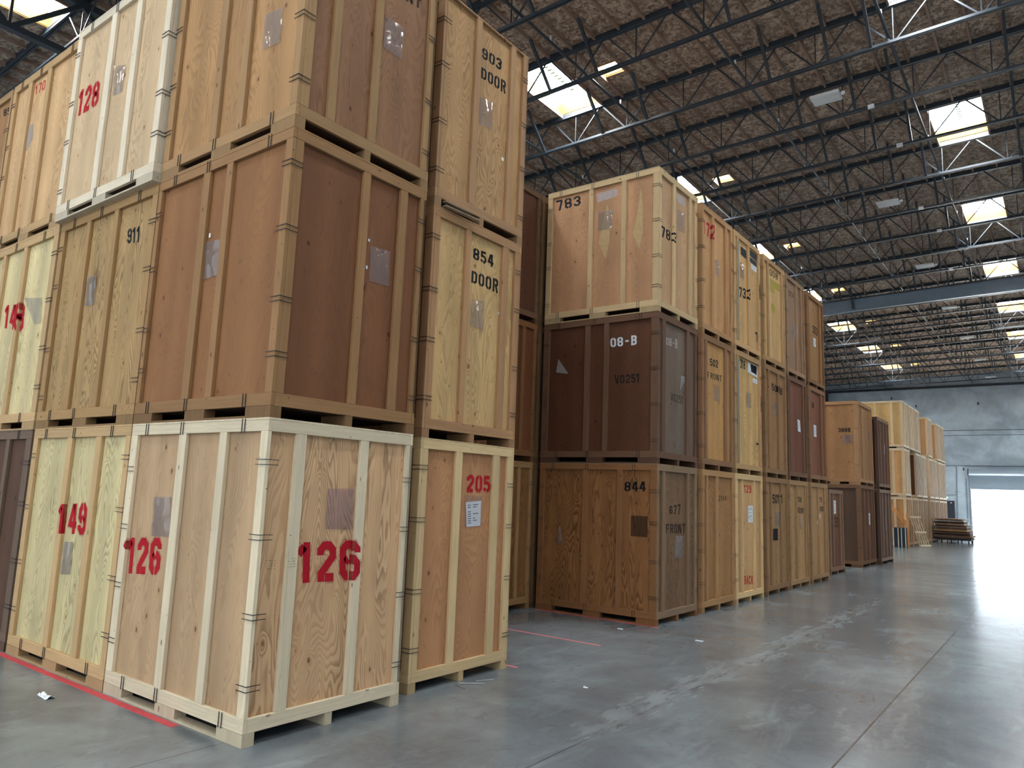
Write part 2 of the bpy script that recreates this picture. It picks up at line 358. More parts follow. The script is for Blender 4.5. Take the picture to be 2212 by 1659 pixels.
def stroke(pts, t):
    n = len(pts); L = []; R = []
    for i in range(n):
        p = Vector(pts[i]); d0 = (p - Vector(pts[i - 1])).normalized() if i else None
        d1 = (Vector(pts[i + 1]) - p).normalized() if i < n - 1 else None
        if d0 is None: d0 = d1
        if d1 is None: d1 = d0
        m = (d0 + d1); m = m.normalized() if m.length > 1e-6 else d0
        nn = Vector((-m.y, m.x)); k = t / 2 / max(.45, nn.dot(Vector((-d0.y, d0.x))))
        L.append(p + nn * k); R.append(p - nn * k)
    return [[L[i], L[i + 1], R[i + 1], R[i]] for i in range(n - 1)]
def clip(poly, c, keep_low):
    out = []
    for i in range(len(poly)):
        a, b = poly[i], poly[(i + 1) % len(poly)]
        ia, ib = ((a[0] <= c) == keep_low), ((b[0] <= c) == keep_low)
        if ia: out.append(a)
        if ia != ib:
            f = (c - a[0]) / (b[0] - a[0]); out.append((c, a[1] + f * (b[1] - a[1])))
    return out
def text_polys(txt, quad, t=.19, grow=0):
    """polygons in face coordinates (s, t); quad = bl, tl, br, tr"""
    wd = [0.42 if c in '1I' else .55 if c == '-' else .6 for c in txt]; gap = .13
    tot = sum(wd) + gap * (len(txt) - 1); x = 0; res = []
    b0, b1, a0, a1, d0, d1, c0, c1 = quad
    for ch, w in zip(txt, wd):
        off = -.12 if ch in '1I' else 0
        for st in GL[ch]:
            for q in stroke(st, t + grow):
                o = []
                for p in q:
                    fx = (x + p[0] + off) / tot; fy = p[1]
                    s0 = b0 + (d0 - b0) * fx; s1 = b1 + (d1 - b1) * fx; e0 = a0 + (c0 - a0) * fx; e1 = a1 + (c1 - a1) * fx
                    o.append((s0 + (e0 - s0) * fy, s1 + (e1 - s1) * fy))
                res.append(o)
        x += w + gap
    return res
INK = dict(R=lin((176, 24, 38)) + (.97,), K=lin((26, 26, 30)) + (.95,), k=lin((48, 40, 36)) + (.70,), W=lin((222, 226, 230)) + (.92,), O=lin((200, 62, 44)) + (.85,),
           P=lin((186, 60, 62)) + (.85,), Y=lin((176, 158, 74)) + (.9,), B=lin((44, 50, 58)) + (.95,), T=lin((206, 176, 128)) + (.85,), w=lin((214, 206, 206)) + (.55,), d=lin((70, 48, 36)) + (.6,), G=lin((124, 150, 152)) + (.9,), g=lin((92, 112, 92)) + (.55,))

# ------------------------------------------------------------------ storage crates
REC = .034                               # the panels sit this far behind the frame boards
def clip_mesh(kind):
    k = ('clip', kind)
    if k in _cache: return _cache[k]
    bm = bmesh.new(); r = .0050; g = .019
    for sg in (-1, 1):
        if kind == 'corner':             # wraps the corner of two faces
            bm_box(bm, (-.115, -.004 - r, sg * g - r / 2), (.004 + r, -.004, sg * g + r / 2)); bm_box(bm, (.004, -.004, sg * g - r / 2), (.004 + r, .11, sg * g + r / 2))
        if kind == 'front': bm_box(bm, (.004, -.11, sg * g - r / 2), (.004 + r, .004, sg * g + r / 2))
        if kind == 'left': bm_box(bm, (-.004, -.004 - r, sg * g - r / 2), (.11, -.004, sg * g + r / 2))
        if kind == 'railL': bm_box(bm, (sg * g - r / 2, -.004 - r, -.055), (sg * g + r / 2, -.004, .055))
        if kind == 'railF': bm_box(bm, (.004, sg * g - r / 2, -.055), (.004 + r, sg * g + r / 2, .055))
    _cache[k] = finish('wire_clip', bm); return _cache[k]

def face_pt(face, s, t, off, L, Wd):     # face coords -> crate coords; off > 0 sticks out of the frame plane
    return (s - L / 2, -Wd / 2 - off, t) if face == 'l' else (L / 2 + off, s - Wd / 2, t)

def crate(label, x0, y0, z0, L, Wd, H, cl, cf, fr, g=.3, sl=None, sf=None, items=(), clips=2, group=None, top_rail_f=True, gf=None, dirt=.5, frf=None):
    def soft(c, k=.91):
        m = sum(c) / 3; return tuple(m + (v - m) * k for v in c)
    cl, cf, fr = soft(cl), soft(cf), soft(fr); frf = soft(frf) if frf else None
    root = empty('storage_crate', (x0 - L / 2, y0 + Wd / 2, z0), label, 'crate', group)
    gf = g if gf is None else gf
    PL = lin(cl) + (g,); PF = lin(cf) + (gf,); FR = lin(fr) + (dirt,); FF = (lin(frf) + (dirt,)) if frf else FR
    B = .09; RB = .1; RT = .104; T = .034
    sl = sl if sl is not None else [(0, .1), (L * .4, L * .4 + .09), (L * .7, L * .7 + .09), (L - .1, L)]
    sf = sf if sf is not None else [(.0, .09), (Wd * .37, Wd * .37 + .08), (Wd * .77, Wd * .77 + .08), (Wd - .09, Wd)]
    hl, hw = L / 2, Wd / 2
    # panels
    def panel(name, lo, hi, c):
        d = [b - a for a, b in zip(lo, hi)]
        link(name, board_mesh(*d, 0), M['ply'], root, [(a + b) / 2 for a, b in zip(lo, hi)], None, c)
    panel('side_panel', (-hl + .03, -hw + REC, B + .02), (hl - .03, -hw + REC + .012, H - .02), PL)
    panel('side_panel', (-hl + .03, hw - REC - .012, B + .02), (hl - .03, hw - REC, H - .02), PL)
    panel('end_panel', (hl - REC - .012, -hw + REC, B + .02), (hl - REC, hw - REC, H - .02), PF)
    panel('end_panel', (-hl + REC, -hw + REC, B + .02), (-hl + REC + .012, hw - REC, H - .02), PF)
    link('lid', board_mesh(L, Wd, .016, 0), M['lum'], root, (0, 0, H - .008), None, FF)
    panel('deck', (-hl + .01, -hw + .036, B), (hl - .01, hw - .036, B + .018), lin((66, 50, 40)) + (.1,))  # deck coloured dark to put deep shade into the fork openings
    # frame boards of the two long sides and the two ends
    def vert(face, a, b, back=False, nm='stile', c=FR, t0=B + RB, t1=H - RT):
        s = (a + b) / 2
        if face == 'l':
            y = (hw - T / 2) if back else (-hw + T / 2)
            link(nm, board_mesh(b - a, T, t1 - t0), M['lum'], root, (s - hl, y, (t0 + t1) / 2), None, c)
        else:
            a = max(a, T + .001); b = min(b, Wd - T - .001) if not back and False else b
            if b - a < .012: return
            x = (-hl + T / 2) if back else (hl - T / 2)
            link(nm, board_mesh(T, b - a, t1 - t0), M['lum'], root, (x, (a + b) / 2 - hw, (t0 + t1) / 2), None, c)
    def rail(face, t0, t1, back=False, nm='bottom_rail', c=FR):
        h = t1 - t0
        if face == 'l':
            y = (hw - T / 2) if back else (-hw + T / 2)
            link(nm, board_mesh(h, T, L), M['lum'], root, (0, y, (t0 + t1) / 2), (0, PI / 2, 0), c)
        else:
            x = (-hl + T / 2) if back else (hl - T / 2)
            link(nm, board_mesh(T, h, Wd - 2 * T - .002), M['lum'], root, (x, 0, (t0 + t1) / 2), (-PI / 2, 0, 0), c)
    for face, st, c in (('l', sl, FR), ('f', sf, FF)):
        for back in (False, True):
            rail(face, B, B + RB, back, 'bottom_rail', c)
            tr = top_rail_f or face == 'l'
            if tr: rail(face, H - RT, H - .017, back, 'top_rail', c)
            ss = st if not back else [st[0], st[-1]]
            for a, b in ss:
                edge = a < .06 or b > (L if face == 'l' else Wd) - .06
                vert(face, a, b, back, 'stile' if edge else 'batten', c, t1=H - RT if tr else H - .017)
    # pallet base: three notched runners along the long side
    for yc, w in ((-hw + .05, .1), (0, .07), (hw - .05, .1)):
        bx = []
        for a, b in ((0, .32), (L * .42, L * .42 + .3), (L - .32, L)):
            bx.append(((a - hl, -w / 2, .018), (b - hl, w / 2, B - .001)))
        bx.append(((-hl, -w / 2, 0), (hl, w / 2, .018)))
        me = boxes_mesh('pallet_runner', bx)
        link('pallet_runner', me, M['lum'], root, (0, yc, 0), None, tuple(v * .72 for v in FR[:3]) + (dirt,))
    # wire clips round the corners and over the rails
    if clips:
        zs = [.42, .95, 1.52, 2.02] if clips > 1 else [.6, 1.7]
        for i, z in enumerate(zs):
            j = random.uniform(-.07, .07)
            link('wire_clip', clip_mesh('corner'), M['wire'], root, (hl, -hw, z + j))
            link('wire_clip', clip_mesh('front'), M['wire'], root, (hl, hw, z + random.uniform(-.1, .05)))
            link('wire_clip', clip_mesh('left'), M['wire'], root, (-hl, -hw, z + random.uniform(-.1, .1)))
        if clips > 1:
            for s in (.14, .44, .84):
                link('wire_clip', clip_mesh('railL'), M['wire'], root, ((s + random.uniform(-.03, .03) - .5) * L, -hw, H - RT / 2 - .008))
                link('wire_clip', clip_mesh('railL'), M['wire'], root, ((s + random.uniform(-.03, .03) - .5) * L, -hw, B + RB / 2))
    # paint, sleeves, labels
    for it in items:
        kind, face = it[0], it[1]
        st = sl if face == 'l' else sf
        if kind == 't':
            txt, ink, quad = it[2], it[3], it[4]; th = it[5] if len(it) > 5 else .19
            layers = [(th, 0, .0012, 'stencil_number' if any(c.isdigit() for c in txt) else 'stencil_word', M['paint'], INK[ink])]
            if ink in 'RP': layers.append((th, .10, .0006, 'overspray', M['spray'], INK[ink]))
            for tt, grow, off, nm, mat, col in layers:
                bm = bmesh.new()
                for poly in text_polys(txt, quad, tt, grow):
                    rest = [poly]; done = []
                    for a, b in st:
                        nr = []
                        for q in rest:
                            lo = clip(q, a, True); hi = clip(q, b, False); md = clip(clip(q, a, False), b, True) if True else []
                            if len(lo) > 2: nr.append(lo)
                            if len(hi) > 2: nr.append(hi)
                            if len(md) > 2: done.append((md, off))
                            for e, sgn in ((a, -1), (b, 1)):
                                on_e = [p[1] for p in md if abs(p[0] - e) < 1e-6]
                                if len(on_e) > 1 and max(on_e) - min(on_e) > .004:
                                    ss = e + sgn * .0012; t_lo, t_hi = min(on_e), max(on_e)
                                    bm.faces.new([bm.verts.new(face_pt(face, ss, tt_, o_, L, Wd)) for tt_, o_ in ((t_lo, -REC + off), (t_hi, -REC + off), (t_hi, off), (t_lo, off))])
                        rest = nr
                    for q in rest: done.append((q, -REC + off))
                    for q, o in done:
                        vs = [bm.verts.new(face_pt(face, p[0], p[1], o, L, Wd)) for p in q]
                        try: bm.faces.new(vs)
                        except ValueError: pass
                link(nm, finish(nm, bm), mat, root, (0, 0, 0), None, col)
        elif kind == 'stamp':                     # faded mill stamp: a few rows of illegible marks
            a0, b0, a1, b1 = it[2]; bm = bmesh.new(); rr = random.Random(int(a0 * 1000))
            for r_ in range(4):
                for c_ in range(6):
                    if rr.random() < .3: continue
                    s_ = a0 + (a1 - a0) * c_ / 6; t_ = b0 + (b1 - b0) * r_ / 4; w_ = (a1 - a0) * rr.uniform(.05, .11); h_ = (b1 - b0) * rr.uniform(.05, .13)
                    bm.faces.new([bm.verts.new(face_pt(face, x_, y_, it[3] + .0012, L, Wd)) for x_, y_ in ((s_, t_), (s_ + w_, t_), (s_ + w_, t_ + h_), (s_, t_ + h_))])
            link('mill_stamp', finish('mill_stamp', bm), M['paint'], root, (0, 0, 0), None, INK['g'])
        elif kind in ('pouch', 'label', 'patch', 'panel'):
            quad = it[2]; col = it[3] if len(it) > 3 else None
            pts = [(quad[i], quad[i + 1]) for i in range(0, len(quad), 2)]
            bm = bmesh.new()
            mid = sum(p[0] for p in pts) / len(pts)
            on = any(a < mid < b for a, b in st)
            base = (.002 if on else -REC + .002)
            if kind == 'pouch' and len(pts) == 4:      # tl, tr, br, bl : a sagging sleeve
                N = 10; rows = []
                ph = random.uniform(0, 6)
                for i in range(N + 1):
                    row = []
                    for jx in range(N + 1):
                        fx, fy = jx / N, i / N
                        a = [pts[0][k] * (1 - fx) + pts[1][k] * fx for k in (0, 1)]; b = [pts[3][k] * (1 - fx) + pts[2][k] * fx for k in (0, 1)]
                        s_, t_ = a[0] * (1 - fy) + b[0] * fy, a[1] * (1 - fy) + b[1] * fy
                        bulge = math.sin(fx * PI) * math.sin(fy * PI) * .016 + .006 * (1 + math.sin(9 * fx + 5 * fy + ph) * math.sin(7 * fy - 4 * fx + ph * 2)) + .002
                        row.append(bm.verts.new(face_pt(face, s_, t_, base + bulge, L, Wd)))
                    rows.append(row)
                for r0, r1 in zip(rows, rows[1:]):
                    for q in range(N): bm.faces.new((r0[q], r0[q + 1], r1[q + 1], r1[q]))
                for f in bm.faces: f.smooth = True
                link('plastic_sleeve', finish('plastic_sleeve', bm), M['film'], root, (0, 0, 0), None, (lambda c: (c[0] * .62, c[1] * .62, c[2] * .62, c[3] * .62))(col or (.62, .58, .59, .42)))
                continue
            ext = .004 if kind in ('label', 'panel') else .0012
            vs = [bm.verts.new(face_pt(face, p[0], p[1], base + ext, L, Wd)) for p in pts]
            bm.faces.new(vs)
            if kind == 'pouch': link('plastic_sleeve', finish('plastic_sleeve', bm), M['film'], root, (0, 0, 0), None, col or (.72, .70, .71, .6))
            elif kind == 'patch': link('paint_patch', finish('paint_patch', bm), M['paint'], root, (0, 0, 0), None, INK[col])
            elif kind == 'panel':
                link('paint_block', finish('paint_block', bm), M['paint'], root, (0, 0, 0), None, INK[col])
            else:
                pp = link('paper_label', finish('paper_label', bm), M['paper'], root); pp.location = (0, 0, 0)
                tl, tr, br, bl = pts[:4]
                bm = bmesh.new()
                rows = 9
                if tr[0] - tl[0] < .06: continue                  # a torn remnant without print
                for i in range(rows):                   # lines of small print
                    fy = .12 + .8 * i / rows
                    for fx0, fx1 in ((.1, .32), (.45, .45 + random.uniform(.15, .4))):
                        if random.random() < .25: continue
                        q = []
                        for fx, dy in ((fx0, 0), (fx1, 0), (fx1, .035), (fx0, .035)):
                            f = fy + dy
                            s_ = (tl[0] * (1 - fx) + tr[0] * fx) * (1 - f) + (bl[0] * (1 - fx) + br[0] * fx) * f
                            t_ = (tl[1] * (1 - fx) + tr[1] * fx) * (1 - f) + (bl[1] * (1 - fx) + br[1] * fx) * f
                            q.append(bm.verts.new(face_pt(face, s_, t_, base + ext + .0012, L, Wd)))
                        bm.faces.new(q)
                link('printing', finish('printing', bm), M['tint'], pp, (0, 0, 0), None, (.16, .17, .2, 1))
    return root

def rect(s0, t1, s1, t0): return [s0, t1, s1, t1, s1, t0, s0, t0]
TAN = (205, 180, 128)
# --- near block, first row (their long sides face the lens)
Z1, Z2, Z3, TOP = 0, 2.346, 4.688, 7.05
crate('pale new crate with large red 126 on both faces at the near floor corner', 0, 0, Z1, 2.07, 1.535, Z2, (186, 152, 114), (214, 172, 128), (219, 201, 168), .16,
      [(0, .11), (.82, .93), (1.43, 1.53), (1.98, 2.07)], [(.26, .36), (.92, 1.01), (1.46, 1.535)],
      [('t', 'f', '126', 'R', [.41, 1.1, .39, 1.41, 1.0, 1.09, .98, 1.41], .21), ('t', 'l', '126', 'R', [.12, 1.02, .10, 1.33, .67, 1.06, .66, 1.36], .21),
       ('stamp', 'f', (.27, 1.23, .35, 1.31), 0.), ('stamp', 'f', (.10, 1.22, .19, 1.30), -REC), ('stamp', 'f', (.935, 1.18, 1.0, 1.27), 0.), ('pouch', 'f', [.62, 1.83, .905, 1.835, .905, 1.5, .62, 1.51], (.62, .36, .36, .72)), ('pouch', 'l', [.46, 1.7, .74, 1.71, .78, 1.38, .48, 1.37], (.40, .33, .33, .70))], gf=.40, dirt=.35)
crate('dark tan crate without number above the pale 126 crate, plastic sleeves on both faces', 0, 0, Z2, 2.07, 1.535, Z3 - Z2, (146, 98, 58), (126, 80, 50), (152, 112, 72), .10,
      [(0, .06), (.78, .89), (1.15, 1.24), (1.98, 2.07)], [(.0, .11), (.75, .83), (1.2, 1.29), (1.46, 1.535)],
      [('pouch', 'l', [.87, 1.59, 1.11, 1.57, 1.13, 1.25, .90, 1.24], (.44, .40, .40, .62)), ('pouch', 'f', [.90, 1.61, 1.13, 1.62, 1.14, 1.30, .90, 1.29]),
       ('label', 'f', rect(.865, 1.665, .885, 1.64)), ('label', 'f', rect(.86, 1.42, .88, 1.39)), ('label', 'l', rect(.92, 1.66, .945, 1.62)), ('label', 'l', rect(1.105, 1.69, 1.125, 1.66))])
crate('weathered tan crate atop the near corner stack, end face lettering FRONT cut off', 0, 0, Z3, 2.07, 1.535, TOP - Z3, (176, 132, 84), (150, 106, 74), (166, 128, 86), .22,
      [(0, .11), (.80, .91), (1.21, 1.31), (1.98, 2.07)], [(.0, .12), (.31, .39), (.77, .85), (1.44, 1.535)],
      [('pouch', 'l', [1.47, 1.2, 1.73, 1.17, 1.73, .85, 1.48, .86], (.66, .64, .64, .55)), ('pouch', 'f', [.89, 1.47, 1.12, 1.48, 1.12, 1.15, .88, 1.16], (.66, .62, .63, .5)),
       ('t', 'f', 'FRONT', 'k', [.80, 1.73, .80, 1.83, 1.34, 1.80, 1.34, 1.90])])
crate('yellowish plywood crate on the floor with red 149 beside the 126 crate', -2.09, 0, Z1, 2.15, 1.5, Z2, (212, 196, 144), (200, 170, 120), (196, 160, 112), .34,
      [(0, .11), (.84, .95), (1.47, 1.58), (2.06, 2.15)], None,
      [('t', 'l', '149', 'R', [.87, 1.28, .86, 1.57, 1.41, 1.3, 1.38, 1.6], .21), ('pouch', 'l', [.99, 1.21, 1.19, 1.22, 1.21, .91, .98, .89], (.40, .34, .34, .72))], dirt=.3)
crate('brown figured plywood crate with black 911 at the upper right above the 149 crate', -2.09, 0, Z2, 2.15, 1.5, Z3 - Z2, (178, 144, 94), (160, 120, 80), (168, 130, 84), .48,
      [(0, .11), (.65, .74), (1.28, 1.37), (2.05, 2.15)], None,
      [('t', 'l', '911', 'K', [1.56, 1.84, 1.54, 2.0, 1.82, 1.81, 1.80, 1.98]), ('pouch', 'l', [.77, 1.61, .98, 1.59, 1.0, 1.28, .77, 1.29], (.42, .38, .38, .66))])
crate('pale framed crate with red 128 jutting out slightly at the top of its stack', -2.095, -.07, Z3, 2.18, 1.5, TOP - Z3 - .01, (208, 178, 138), (196, 178, 140), (220, 205, 178), .20,
      [(0, .11), (.84, .96), (1.42, 1.53), (2.07, 2.18)], None,
      [('t', 'l', '128', 'R', [.15, 1.25, .16, 1.58, .67, 1.25, .65, 1.55], .2), ('pouch', 'l', [.98, 1.60, 1.26, 1.52, 1.24, 1.22, 1.03, 1.23], (.62, .58, .58, .62))], dirt=.3)
crate('dark weathered crate on the floor at the left picture edge beside the 149 crate', -4.3, 0, Z1, 2.1, 1.5, Z2, (92, 64, 48), (90, 66, 50), (112, 92, 76), .2,
      [(0, .11), (.8, .9), (1.4, 1.5), (1.96, 2.1)], None, [], dirt=.7)
crate('light yellow crate with red 148 and a torn sleeve at the left picture edge', -4.3, 0, Z2, 2.1, 1.5, Z3 - Z2, (216, 198, 146), (190, 160, 110), (196, 160, 112), .34,
      [(0, .11), (.49, .58), (1.13, 1.24), (1.98, 2.1)], None,
      [('t', 'l', '148', 'R', [.72, 1.29, .70, 1.58, 1.34, 1.18, 1.30, 1.53], .2), ('pouch', 'l', [1.26, 1.6, 1.81, 1.53, 1.84, 1.23, 1.68, 1.23], (.66, .64, .60, .55))], dirt=.3)
crate('light tan top crate with small red 170 to the left of the 128 crate', -4.3, 0, Z3, 2.1, 1.5, TOP - Z3, (206, 166, 118), (180, 140, 96), (188, 152, 106), .24,
      [(0, .10), (.5, .62), (1.1, 1.21), (1.98, 2.1)], None,
      [('t', 'l', '170', 'P', [.67, 2.06, .65, 2.2, .98, 2.04, .97, 2.19], .16), ('pouch', 'l', [.49, 1.68, .76, 1.63, .8, 1.41, .65, 1.29, .45, 1.51], (.56, .52, .50, .7))], dirt=.3)
for lv, (za, zb) in enumerate(((Z1, Z2), (Z2, Z3), (Z3, TOP))):
    crate(['brown crate on the floor, leftmost stack beyond the dark weathered crate', 'brown crate in the middle of the leftmost stack left of the 148 crate', 'tan top crate with black 85 at its upper right corner, leftmost of all'][lv],
          -6.45, 0, za, 2.1, 1.5, zb - za, (176, 130, 84), (150, 110, 76), (170, 134, 92), .25, [(0, .1), (.8, .9), (1.4, 1.5), (2.05, 2.1)], None,
          [('t', 'l', '85', 'K', [1.76, 2.07, 1.72, 2.19, 2.02, 2.03, 1.98, 2.15])] if lv == 2 else [], clips=1)
# --- near block, second stack of the front
crate('tan crate on the floor with small red 205 and white paper sheet', -.154, 1.8, Z1, 2.1, 1.49, Z2, (150, 104, 68), (186, 132, 90), (208, 178, 130), .16,
      None, [(.02, .11), (.52, .62), (1.13, 1.24), (1.38, 1.49)],
      [('t', 'f', '205', 'R', [.74, 1.84, .74, 2.02, 1.125, 1.85, 1.125, 2.02], .2), ('pouch', 'f', [.72, 1.81, .99, 1.81, .99, 1.49, .72, 1.49], (.6, .5, .46, .3)),
       ('label', 'f', [.73, 1.74, .98, 1.76, .98, 1.5, .76, 1.49])], dirt=.3)
crate('golden knotty plywood crate with black 854 DOOR', -.154, 1.8, Z2, 2.1, 1.49, Z3 - Z2, (120, 84, 58), (206, 168, 112), (174, 130, 90), .30,
      None, [(.0, .11), (.52, .60), (1.15, 1.26), (1.38, 1.49)],
      [('t', 'f', '854', 'K', [.67, 1.96, .67, 2.09, 1.02, 1.96, 1.02, 2.1]), ('t', 'f', 'DOOR', 'K', [.655, 1.70, .655, 1.83, 1.12, 1.69, 1.12, 1.85]),
       ('pouch', 'f', [.68, 1.52, .89, 1.54, .89, 1.22, .66, 1.23], (.58, .48, .44, .5)), ('label', 'f', rect(1.135, 1.485, 1.16, 1.455))])
crate('tall tan crate with black 903 DOOR at the top beside the weathered corner crate', -.154, 1.8, Z3, 2.1, 1.49, TOP - Z3, (116, 82, 60), (188, 146, 98), (170, 130, 92), .34,
      None, [(.0, .06), (.53, .62), (1.16, 1.25), (1.40, 1.49)],
      [('t', 'f', '903', 'K', [.66, 1.94, .66, 2.07, 1.01, 1.96, 1.02, 2.1]), ('t', 'f', 'DOOR', 'K', [.66, 1.7, .66, 1.83, 1.11, 1.72, 1.11, 1.88]),
       ('pouch', 'f', [.65, 1.47, .88, 1.5, .88, 1.17, .65, 1.15], (.66, .60, .56, .5)), ('label', 'f', rect(1.08, .94, 1.12, .90))], top_rail_f=False)
# --- dark stack in the gap
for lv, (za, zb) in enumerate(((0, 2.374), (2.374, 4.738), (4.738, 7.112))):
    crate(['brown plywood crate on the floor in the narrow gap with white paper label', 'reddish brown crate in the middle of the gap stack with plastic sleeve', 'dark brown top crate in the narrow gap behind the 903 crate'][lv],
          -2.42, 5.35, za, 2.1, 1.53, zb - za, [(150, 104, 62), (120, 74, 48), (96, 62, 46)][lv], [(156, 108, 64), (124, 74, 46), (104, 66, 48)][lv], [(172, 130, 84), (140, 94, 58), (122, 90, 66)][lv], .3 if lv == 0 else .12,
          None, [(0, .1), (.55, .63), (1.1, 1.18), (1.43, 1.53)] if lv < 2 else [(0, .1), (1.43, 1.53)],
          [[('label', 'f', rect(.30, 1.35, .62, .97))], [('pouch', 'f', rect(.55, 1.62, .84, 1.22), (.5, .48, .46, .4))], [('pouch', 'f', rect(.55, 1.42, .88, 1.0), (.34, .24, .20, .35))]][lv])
for lv, (za, zb) in enumerate(((0, 2.374), (2.374, 4.738), (4.738, 7.112))):
    crate('%s crate hidden behind the %s crate, only a sliver showing in the gap' % (['brown floor', 'brown middle', 'brown top'][lv], ['844', 'V0251', '783'][lv]), -2.43, 6.95, za, 2.1, 1.5, zb - za, (110, 78, 52), (110, 78, 52), (128, 96, 66), .2, clips=0)
for lv, (za, zb) in enumerate(((Z1, Z2), (Z2, Z3), (Z3, TOP))):
    crate('%s crate hidden behind the %s DOOR crate, seen only through fork gaps' % (['', 'orange middle', 'brown top'][lv], ['', '854', '903'][lv]) if lv else 'orange floor crate hidden behind the 205 crate, seen only through fork gaps', -2.36, 1.82, za, 2.1, 1.48, zb - za, (150, 90, 52), (170, 104, 60), (150, 100, 66), .2, clips=0)
# --- second block, front row along the aisle
A1, A2, A3, AT = 0, 2.374, 4.738, 7.112
X = -.18
crate('dark brown floor crate marked 844 on its side and 677 FRONT on its end', X, 6.92, A1, 2.137, 1.54, A2, (156, 106, 62), (134, 102, 74), (150, 102, 62), .55,
      [(.0, .1), (.84, .94), (1.46, 1.56), (2.03, 2.137)], [(.0, .09), (.23, .31), (1.14, 1.22), (1.44, 1.54)],
      [('t', 'l', '844', 'K', [1.58, 1.94, 1.58, 2.09, 1.94, 1.95, 1.94, 2.1]), ('patch', 'l', rect(1.7, 1.58, 1.98, 1.27), 'd'), ('pouch', 'l', [.42, 1.36, .48, 1.13, .40, 1.04, .34, 1.11], (.6, .6, .58, .5)),
       ('t', 'f', '677', 'k', [.52, 1.62, .52, 1.74, .93, 1.61, .93, 1.78]), ('t', 'f', 'FRONT', 'k', [.40, 1.33, .40, 1.47, 1.12, 1.31, 1.12, 1.47]),
       ('pouch', 'f', [.74, 1.29, 1.0, 1.27, 1.0, .94, .72, .95], (.56, .54, .54, .6))], frf=(138, 112, 86), gf=.4)
crate('dark reddish crate with white 08-B and black V0251 on both faces', X, 6.92, A2, 2.137, 1.54, A3 - A2, (98, 60, 40), (116, 98, 84), (112, 80, 60), .12,
      [(.0, .12), (.82, .92), (1.18, 1.27), (2.02, 2.137)], [(.0, .05), (.18, .29), (1.1, 1.21), (1.44, 1.54)],
      [('t', 'l', '08-B', 'W', [1.29, 1.86, 1.28, 2.01, 1.76, 1.86, 1.76, 2.02]), ('t', 'l', 'V0251', 'K', [1.38, 1.26, 1.37, 1.4, 1.82, 1.25, 1.82, 1.4], .15), ('pouch', 'l', [.29, 1.75, .5, 1.48, .25, 1.52], (.5, .46, .44, .6)),
       ('t', 'f', '08-B', 'w', [.36, 1.89, .36, 2.01, .79, 1.9, .79, 2.06]), ('t', 'f', 'V0251', 'k', [.55, 1.02, .54, 1.15, 1.02, 1.01, 1.02, 1.15], .15), ('pouch', 'f', [.92, 1.49, 1.20, 1.47, .94, 1.31, .86, 1.18], (.62, .62, .66, .75))], dirt=.9)
crate('light tan top crate with black 783 on both faces and pale diamond patches', X, 6.92, A3, 2.137, 1.54, AT - A3, (198, 148, 106), (198, 156, 112), (206, 176, 130), .14,
      [(.0, .1), (.84, .92), (1.46, 1.55), (2.03, 2.137)], [(.0, .1), (.55, .64), (1.2, 1.28), (1.44, 1.54)],
      [('t', 'l', '783', 'B', [.16, 2.03, .13, 2.23, .66, 2.04, .65, 2.22], .17), ('patch', 'l', [1.18, 1.95, 1.24, 1.7, 1.23, 1.25, 1.16, 1.0, 1.03, 1.3, 1.08, 1.56], 'T'), ('patch', 'l', [1.80, 2.09, 1.84, 1.71, 1.84, 1.31, 1.78, 1.07, 1.66, 1.34, 1.74, 1.67], 'T'),
       ('patch', 'l', [.97, 2.17, 1.36, 2.19, 1.38, 2.05, .99, 2.01], 'w'), ('pouch', 'l', [1.01, 1.84, 1.3, 1.83, 1.27, 1.51, 1.01, 1.5], (.6, .55, .52, .55)),
       ('t', 'f', '783', 'K', [.14, 1.25, .13, 1.44, .69, 1.28, .69, 1.45]), ('patch', 'f', [.72, 2.19, 1.08, 2.21, 1.08, 2.06, .76, 2.04], 'w'), ('pouch', 'f', [.76, 1.91, 1.05, 1.91, 1.04, 1.58, .77, 1.56], (.62, .58, .58, .5))], dirt=.35)
ST = [(.0, .09), (.18, .26), (.62, .72), (1.41, 1.5)]
crate('brown floor crate with faint 2164 next to the 677 crate', X, 8.66, A1, 2.1, 1.5, A2, (120, 84, 56), (174, 126, 78), (176, 132, 86), .30, None, [(.0, .1), (.20, .26), (.62, .72), (1.41, 1.5)],
      [('t', 'f', '2164', 'k', [.8, 1.84, .8, 1.95, 1.19, 1.86, 1.19, 1.94], .14)])
crate('tan crate with black 502 FRONT in the middle of its stack', X, 8.66, A2, 2.1, 1.5, A3 - A2, (130, 92, 60), (196, 146, 86), (150, 108, 74), .16, None, [(.0, .09), (.14, .23), (1.06, 1.16), (1.36, 1.5)],
      [('t', 'f', '502', 'K', [.42, 1.84, .42, 1.98, .8, 1.86, .8, 2.0]), ('t', 'f', 'FRONT', 'K', [.29, 1.61, .29, 1.72, .98, 1.63, .98, 1.75], .14), ('pouch', 'f', rect(.57, 1.53, .86, 1.25), (.62, .5, .42, .5))])
crate('tan top crate with a red 172 in its upper corner', X, 8.66, A3, 2.1, 1.5, AT - A3, (150, 108, 70), (206, 154, 100), (184, 138, 92), .16, None, [(.0, .09), (.47, .57), (1.11, 1.21), (1.40, 1.5)],
      [('t', 'f', '172', 'R', [.12, 1.84, .1, 2.08, .57, 1.83, .6, 2.13], .16), ('pouch', 'f', [.64, 1.5, .88, 1.52, .84, 1.21, .66, 1.26], (.74, .7, .68, .6))])
